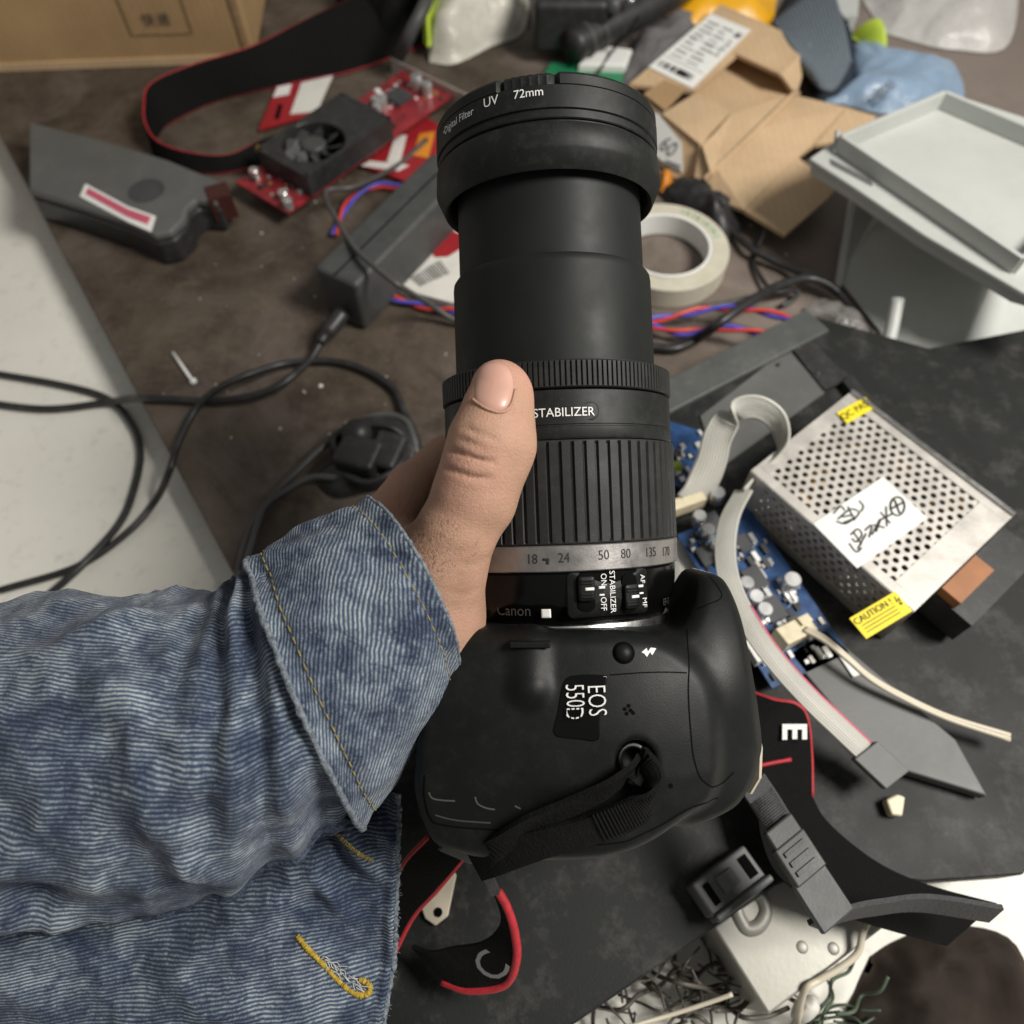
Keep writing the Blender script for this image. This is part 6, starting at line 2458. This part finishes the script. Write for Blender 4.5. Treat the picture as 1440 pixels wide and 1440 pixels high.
# round-cornered tag reading 60 on the side
P3 = [D(931, 160, CZ - .001), D(985, 203, CZ - .002), D(974, 268, 0.002)]
sn_ = (P3[1] - P3[0]).cross(P3[2] - P3[1]).normalized()
if sn_.y > 0:
    sn_ = -sn_
so = P3[0] + sn_ * 0.0012
tg = [wall_point(x, y, so, sn_) for x, y in ((905, 158), (926, 160), (958, 200), (961, 243), (945, 238), (905, 205))]
b = MB()
b.prism(tg, sn_ * 0.0004)
lb = b.build('side_label', M['label_white'], BX)
uu_ = (P3[1] - P3[0]).normalized()
vv2 = sn_.cross(uu_)
if vv2.z < 0:
    vv2 = -vv2
Pt, Fc = flat_text('60', 0.0150, wall_point(940, 207, so + sn_ * 0.0006, sn_), uu_, vv2, 0.0001)
link_mesh('lettering', [Vector(p) + sn_ * 0.0002 for p in Pt], Fc, M['print_grey'], BX, lb)
b = MB()
for k in range(2):
    p, q = wall_point(936, 226 + 5 * k, so + sn_ * 0.0006, sn_), wall_point(957, 234 + 5 * k, so + sn_ * 0.0006, sn_)
    b.tube([p, q], 0.0007, 4)
b.build('small_print', M['print_grey'], BX, lb)
# brown packing tape over the joint
panel('packing_tape', [(905, 132, CZ + .0006), (935, 112, CZ + .0006), (966, 124, CZ + .0006), (936, 156, CZ + .0006)], 0.0003, M['cardboard_old'], BX)

# ribbed knit glove
KN = thing('knit_glove', 'blue-grey ribbed knit glove crumpled behind the opened box', 'glove', D(1150, 60, 0))
base_out = [(1086, 30), (1110, -10), (1150, -60), (1180, -20), (1185, 30), (1198, 70), (1200, 110), (1190, 138), (1165, 142), (1138, 128), (1145, 80), (1120, 50)]
pillow('palm', base_out, 0.022, M['knit_groove_shade'], rough=0.002, seed=51, root=KN)
b = MB()
for k in range(17):
    f = k / 16
    x0, y0 = 1088 + 76 * f, 30 - 60 * f
    x1, y1 = 1142 + 52 * f, 108 - 20 * f + 30 * math.sin(f * 3.1)
    pts = [(x0, y0, 0.021), ((x0 * 2 + x1) / 3 + 2, (y0 * 2 + y1) / 3, 0.0265), ((x0 + 2 * x1) / 3 + 2, (y0 + 2 * y1) / 3, 0.0265), (x1, y1, 0.020)]
    b.tube(pxpath(pts, 6), 0.0021, 7)
b.build('knit_rib', M['knit'], KN, None, True)
o = pillow('plastic_bag', [(1194, 66), (1215, 58), (1262, 75), (1340, 90), (1350, 150), (1262, 160), (1230, 158), (1192, 148), (1160, 142), (1196, 120)], 0.014, M['bag_blue'], rough=0.003, seed=61, freq=50)
tag(o, 'pale blue plastic bag with black characters near the white appliance', 'bag')
bb_ = o
vz = 0.0185
Pt, Fc = flat_text('\u56fd\u5236', 0.011, D(1246, 126, vz), D(1270, 110, vz) - D(1230, 140, vz), D(1225, 110, vz) - D(1255, 140, vz), 0.0005)
q_ = link_mesh('lettering', Pt, Fc, M['ink'], None)
Pt2, Fc2 = flat_text('\u76d2\u533a', 0.011, D(1232, 142, vz), D(1270, 110, vz) - D(1230, 140, vz), D(1225, 110, vz) - D(1255, 140, vz), 0.0005)
bpy.data.objects.remove(q_)
for Pq, Fq in ((Pt, Fc), (Pt2, Fc2)):
    off = bb_.location
    me_ = bpy.data.meshes.new('lettering')
    me_.from_pydata([tuple(Vector(p) - off) for p in Pq], [], Fq)
    me_.materials.append(M['ink'])
    lo_ = bpy.data.objects.new('lettering', me_)
    COL.objects.link(lo_)
    lo_.parent = bb_
o = pillow('lime_cap', [(1196, 52), (1212, 44), (1230, 48), (1242, 66), (1244, 74), (1222, 68)], 0.018, M['lime'], z0=0.004, rough=0.001, seed=4)
tag(o, 'lime green plastic cap above the pale blue bag', 'cap')
BK = thing('white_bracket', 'white plastic channel bracket by the knit glove', 'bracket', D(1190, 10, 0))
o = panel('web', [(1163, -4, 0.022), (1160, -40, 0.022), (1205, -40, 0.022), (1204, 22, 0.022), (1174, 24, 0.022)], 0.003, M['white_plastic'], BK)
panel('leg', [(1196, 24, 0.021), (1206, 24, 0.021), (1210, -20, 0.021), (1202, -20, 0.021)], 0.016, M['white_plastic'], BK)
panel('leg', [(1172, 24, 0.0185), (1178, 24, 0.0185), (1176, -20, 0.0185), (1168, -20, 0.0185)], 0.014, M['white_plastic'], BK)
o = pillow('plastic_bag', [(1206, -10), (1240, 40), (1262, 52), (1340, 70), (1420, 60), (1420, -60), (1300, -80), (1215, -60)], 0.03, M['bag_grey'], rough=0.006, seed=71, freq=30)
tag(o, 'large pale grey plastic sheet at the far corner of the desk', 'plastic sheet')

# white appliance with its lid
AP = thing('white_appliance', 'white plastic appliance housing with an overhanging open tray lid', 'appliance', D(1240, 420, 0))
top4 = [D(x, y, z) for x, y, z in ((1196, 268, 0.022), (1400, 372, 0.022), (1480, 250, 0.056), (1300, 175, 0.056))]
bot4 = [D(x, y, 0.001) for x, y in ((1173, 405), (1300, 585), (1500, 440), (1330, 290))]
V = top4 + bot4
Fc = [[3, 2, 1, 0], [4, 5, 6, 7], [0, 1, 5, 4], [1, 2, 6, 5], [2, 3, 7, 6], [3, 0, 4, 7]]
cc_ = sum((Vector(p) for p in V), Vector((0, 0, 0))) / 8
Fo = []
for f in Fc:
    q = [Vector(V[i]) for i in f]
    nn = (q[1] - q[0]).cross(q[2] - q[1])
    Fo.append(f if nn.dot(sum(q, Vector((0, 0, 0))) / 4 - cc_) > 0 else f[::-1])
o = link_mesh('housing', V, Fo, M['white_plastic'], AP)
bevel(o, 0.003, 3)
b = MB()
b.band([Vector(p) for p in (D(1178, 404, 0.003), D(1200, 276, 0.024))], Vector((1, 0.2, 0)), 0.004, 0.003)
b.build('corner_strip', M['white_plastic'], AP)
lzv = 0.070
Lq = [(1138, 222), (1186, 189), (1330, 128), (1520, 190), (1540, 440), (1440, 412), (1300, 330), (1200, 262)]
P = [D(x, y, lzv) for x, y in Lq]
b = MB()
b.prism(P, (0, 0, -0.004))
lid = b.build('lid', M['white_plastic'], AP)
bevel(lid, 0.0012)
c = sum(P, Vector((0, 0, 0))) / len(P)
b = MB()
b.prism([c + (p - c) * 0.965 - zv * 0.0042 for p in P], (0, 0, -0.006))
o = b.build('lid_step', M['white_plastic'], AP, lid)
bevel(o, 0.001)
Wl = [(1184, 190), (1330, 128), (1560, 225), (1440, 362)]
W4 = [D(x, y, lzv + 0.011) for x, y in Wl]
for i in range(4):
    p, q = W4[i], W4[(i + 1) % 4]
    dd = (q - p)
    nn = dd.cross(zv).normalized() * 0.0015
    b = MB()
    b.prism([p - nn, q - nn, q + nn, p + nn], (0, 0, -0.011))
    o = b.build('lid_wall', M['white_plastic'], AP, lid)
    bevel(o, 0.0006)
b = MB()
b.tube([D(1174, 216, lzv), D(1177, 196, lzv + 0.005), D(1178, 184, lzv + 0.008)], [0.0022, 0.0018, 0.0016], 10)
b.build('peg', M['white_plastic'], AP, lid, True)
b = MB()
for k in range(16):
    p = D(1170 + k * 3.6, 228 + k * 1.9, lzv + 0.0004)
    b.box(p, Vector((0.0008, 0, 0)), Vector((0, 0.0028, 0)), zv * 0.0002)
b.build('embossed_marks', M['print_grey'], AP, lid)
b = MB()
b.tube(pxpath([(1262, 420, 0.03), (1252, 470, 0.018), (1242, 505, 0.010), (1262, 530, 0.006), (1320, 560, 0.006)], 6), 0.0042, 10)
b.build('frame_rail', M['white_plastic'], AP, None, True)
cable('cable', [(1248, 500, 0.012), (1246, 530, 0.004), (1238, 560, 0.004), (1250, 600, 0.004), (1300, 650, 0.004)], 0.0022, M['cable_black'], 'short black cable hanging below the white appliance')

# masking tape roll
tc = D(931, 371, 0.0)
TPR = thing('tape_roll', 'roll of cream masking tape with white core lying flat', 'tape', tc)


def vlathe(name, prof, m, root, c, parent=None, seg=72):
    V, Fc = [], []
    for r, z in prof:
        for k in range(seg):
            t = 2 * math.pi * k / seg
            V.append((c.x + r * math.cos(t), c.y + r * math.sin(t), z))
    n = len(prof)
    for i in range(n):
        i2 = (i + 1) % n
        for k in range(seg):
            k2 = (k + 1) % seg
            Fc.append([i * seg + k, i2 * seg + k, i2 * seg + k2, i * seg + k2])
    o = link_mesh(name, V, Fc, m, root, parent, True)
    o.data.set_sharp_from_angle(angle=math.radians(40))
    return o


tp_ = vlathe('tape', [(0.0305, 0.001), (0.0305, 0.0155), (0.031, 0.016), (0.0415, 0.016), (0.042, 0.0155), (0.042, 0.001)], M['tape'], TPR, tc)
co_ = vlathe('core', [(0.0285, 0.0012), (0.0285, 0.0166), (0.0303, 0.0166), (0.0303, 0.0012)], M['label_white'], TPR, tc)
b = MB()
for k in range(9):
    t = 1.15 - k * 0.115
    p = Vector((tc.x + 0.0359 * math.cos(t), tc.y + 0.0359 * math.sin(t), 0.0163))
    d = Vector((math.cos(t), math.sin(t), 0))
    e = Vector((-d.y, d.x, 0))
    b.box(p, d * random.uniform(0.0012, 0.0022), e * 0.00045, zv * 0.0001)
    if k % 2:
        b.box(p + e * 0.001, d * 0.0005, e * 0.0011, zv * 0.0001)
b.build('green_print', M['green_print'], TPR, tp_)

# twisted red and blue wires
def twisted(pts, label, pitch=0.05, rad=0.0016, r=0.0013):
    P = pxpath(pts, 14)
    TW = thing('twisted_wires', label, 'wires', P[0])
    L = 0.0
    A, B_ = [], []
    for i, p in enumerate(P):
        if i:
            L += (p - P[i - 1]).length
        t = (P[min(i + 1, len(P) - 1)] - P[max(i - 1, 0)]).normalized()
        s = t.cross(zv).normalized()
        q = s.cross(t)
        w_ = 2 * math.pi * L / pitch
        d = s * math.cos(w_) + q * math.sin(w_) * 0.8
        A.append(p + d * rad)
        B_.append(p - d * rad)
    for E, m in ((A, M['wire_red']), (B_, M['wire_blue'])):
        b = MB()
        b.tube(E, r, 8)
        b.build('wire', m, TW, None, True)


twisted([(470, 330, 0.004), (482, 298, 0.004), (500, 275, 0.004), (530, 261, 0.004), (565, 262, 0.004), (620, 250, 0.004), (660, 245, 0.004)], 'red and blue twisted wires curving around the power adapter', 0.08)
twisted([(520, 396, 0.004), (548, 417, 0.004), (596, 431, 0.004), (650, 438, 0.008), (760, 446, 0.010), (860, 452, 0.010), (915, 450, 0.010), (960, 442, 0.012), (1000, 434, 0.014), (1050, 435, 0.018), (1095, 444, 0.020), (1120, 452, 0.022)], 'red and blue twisted wires passing between tape roll and tray corner')
twisted([(700, 440, 0.006), (860, 456, 0.008), (912, 458, 0.008), (955, 468, 0.009), (1000, 462, 0.012), (1040, 463, 0.015), (1085, 472, 0.016)], 'second pair of red and blue wires ending under the tray rim')

# black cables on the right
CG = 'black cables between tape roll and tray'
for pts, r, lab in (
    ([(1015, 282, 0.02), (1020, 307, 0.010), (1036, 332, 0.005), (1060, 352, 0.008), (1105, 375, 0.006), (1135, 386, 0.010), (1167, 400, 0.010), (1192, 428, 0.006), (1200, 450, 0.004)], 0.0024, 'black cable running from under the cardboard lid to the clear bag'),
    ([(1078, 318, 0.012), (1066, 347, 0.003), (1060, 367, 0.003), (1070, 390, 0.004), (1087, 412, 0.006)], 0.0016, 'thin short black wire under the cardboard lid flap'),
    ([(860, 480, 0.004), (917, 488, 0.004), (950, 490, 0.004), (980, 477, 0.005), (1010, 455, 0.024), (1055, 424, 0.024), (1092, 403, 0.018), (1130, 392, 0.014), (1158, 397, 0.012), (1180, 412, 0.008)], 0.0030, 'thick black cable arching over the red and blue wires'),
    ([(985, 432, 0.003), (1020, 427, 0.003), (1050, 420, 0.004), (1092, 411, 0.010), (1122, 410, 0.006), (1112, 424, 0.004), (1098, 430, 0.003)], 0.0017, 'thin black wire coiled above the tray corner')):
    cable('cable', pts, r, M['cable_black'], lab, group=None)
o = pillow('black_connector', [(925, 270), (960, 258), (1000, 272), (1042, 292), (1048, 318), (1010, 346), (985, 318), (950, 296)], 0.018, M['black_plastic'], rough=0.004, seed=81, freq=110)
tag(o, 'lumpy black connector cluster peeking out under the cardboard box', 'connector')
o = pillow('plastic_bag', [(1132, 432), (1158, 420), (1190, 432), (1222, 460), (1244, 478), (1236, 512), (1205, 522), (1178, 500), (1150, 462)], 0.010, M['bag_clear'], z0=0.004, rough=0.004, seed=91, freq=90)
tag(o, 'clear crinkled plastic bag with faint print above the tray corner', 'bag')
bb_ = o
Pt, Fc = flat_text('COTTON', 0.0085, D(1192, 452, 0.017), D(1240, 480, 0.017) - D(1150, 430, 0.017), D(1190, 432, 0.017) - D(1180, 470, 0.017), 0.0)
me_ = bpy.data.meshes.new('faint_print')
me_.from_pydata([tuple(Vector(p) - bb_.location) for p in Pt], [], Fc)
me_.materials.append(M['print_grey'])
lo_ = bpy.data.objects.new('faint_print', me_)
COL.objects.link(lo_)
lo_.parent = bb_
o = pillow('cable_end', [(922, 252), (940, 246), (946, 262), (930, 270)], 0.01, M['orange'], z0=0.004, rough=0.001, seed=2)
tag(o, 'small orange plug end beneath the numbered side of the box', 'plug')

# crumbs and grit scattered over the desk
b = MB()
rc = random.Random(3)
for k in range(170):
    px, py = rc.uniform(190, 1130), rc.uniform(120, 620)
    p = D(px, py, 0.0002)
    r_ = rc.choice([0.0003, 0.0004, 0.0006, 0.0009])
    b.dome(p, zv, r_ * rc.uniform(0.7, 1.4), r_, 5, 2)
o = b.build('desk_grit', M['tag_cream'])
tag(o, 'scattered grit and crumbs on the brown desk top', 'crumbs', kind='stuff')
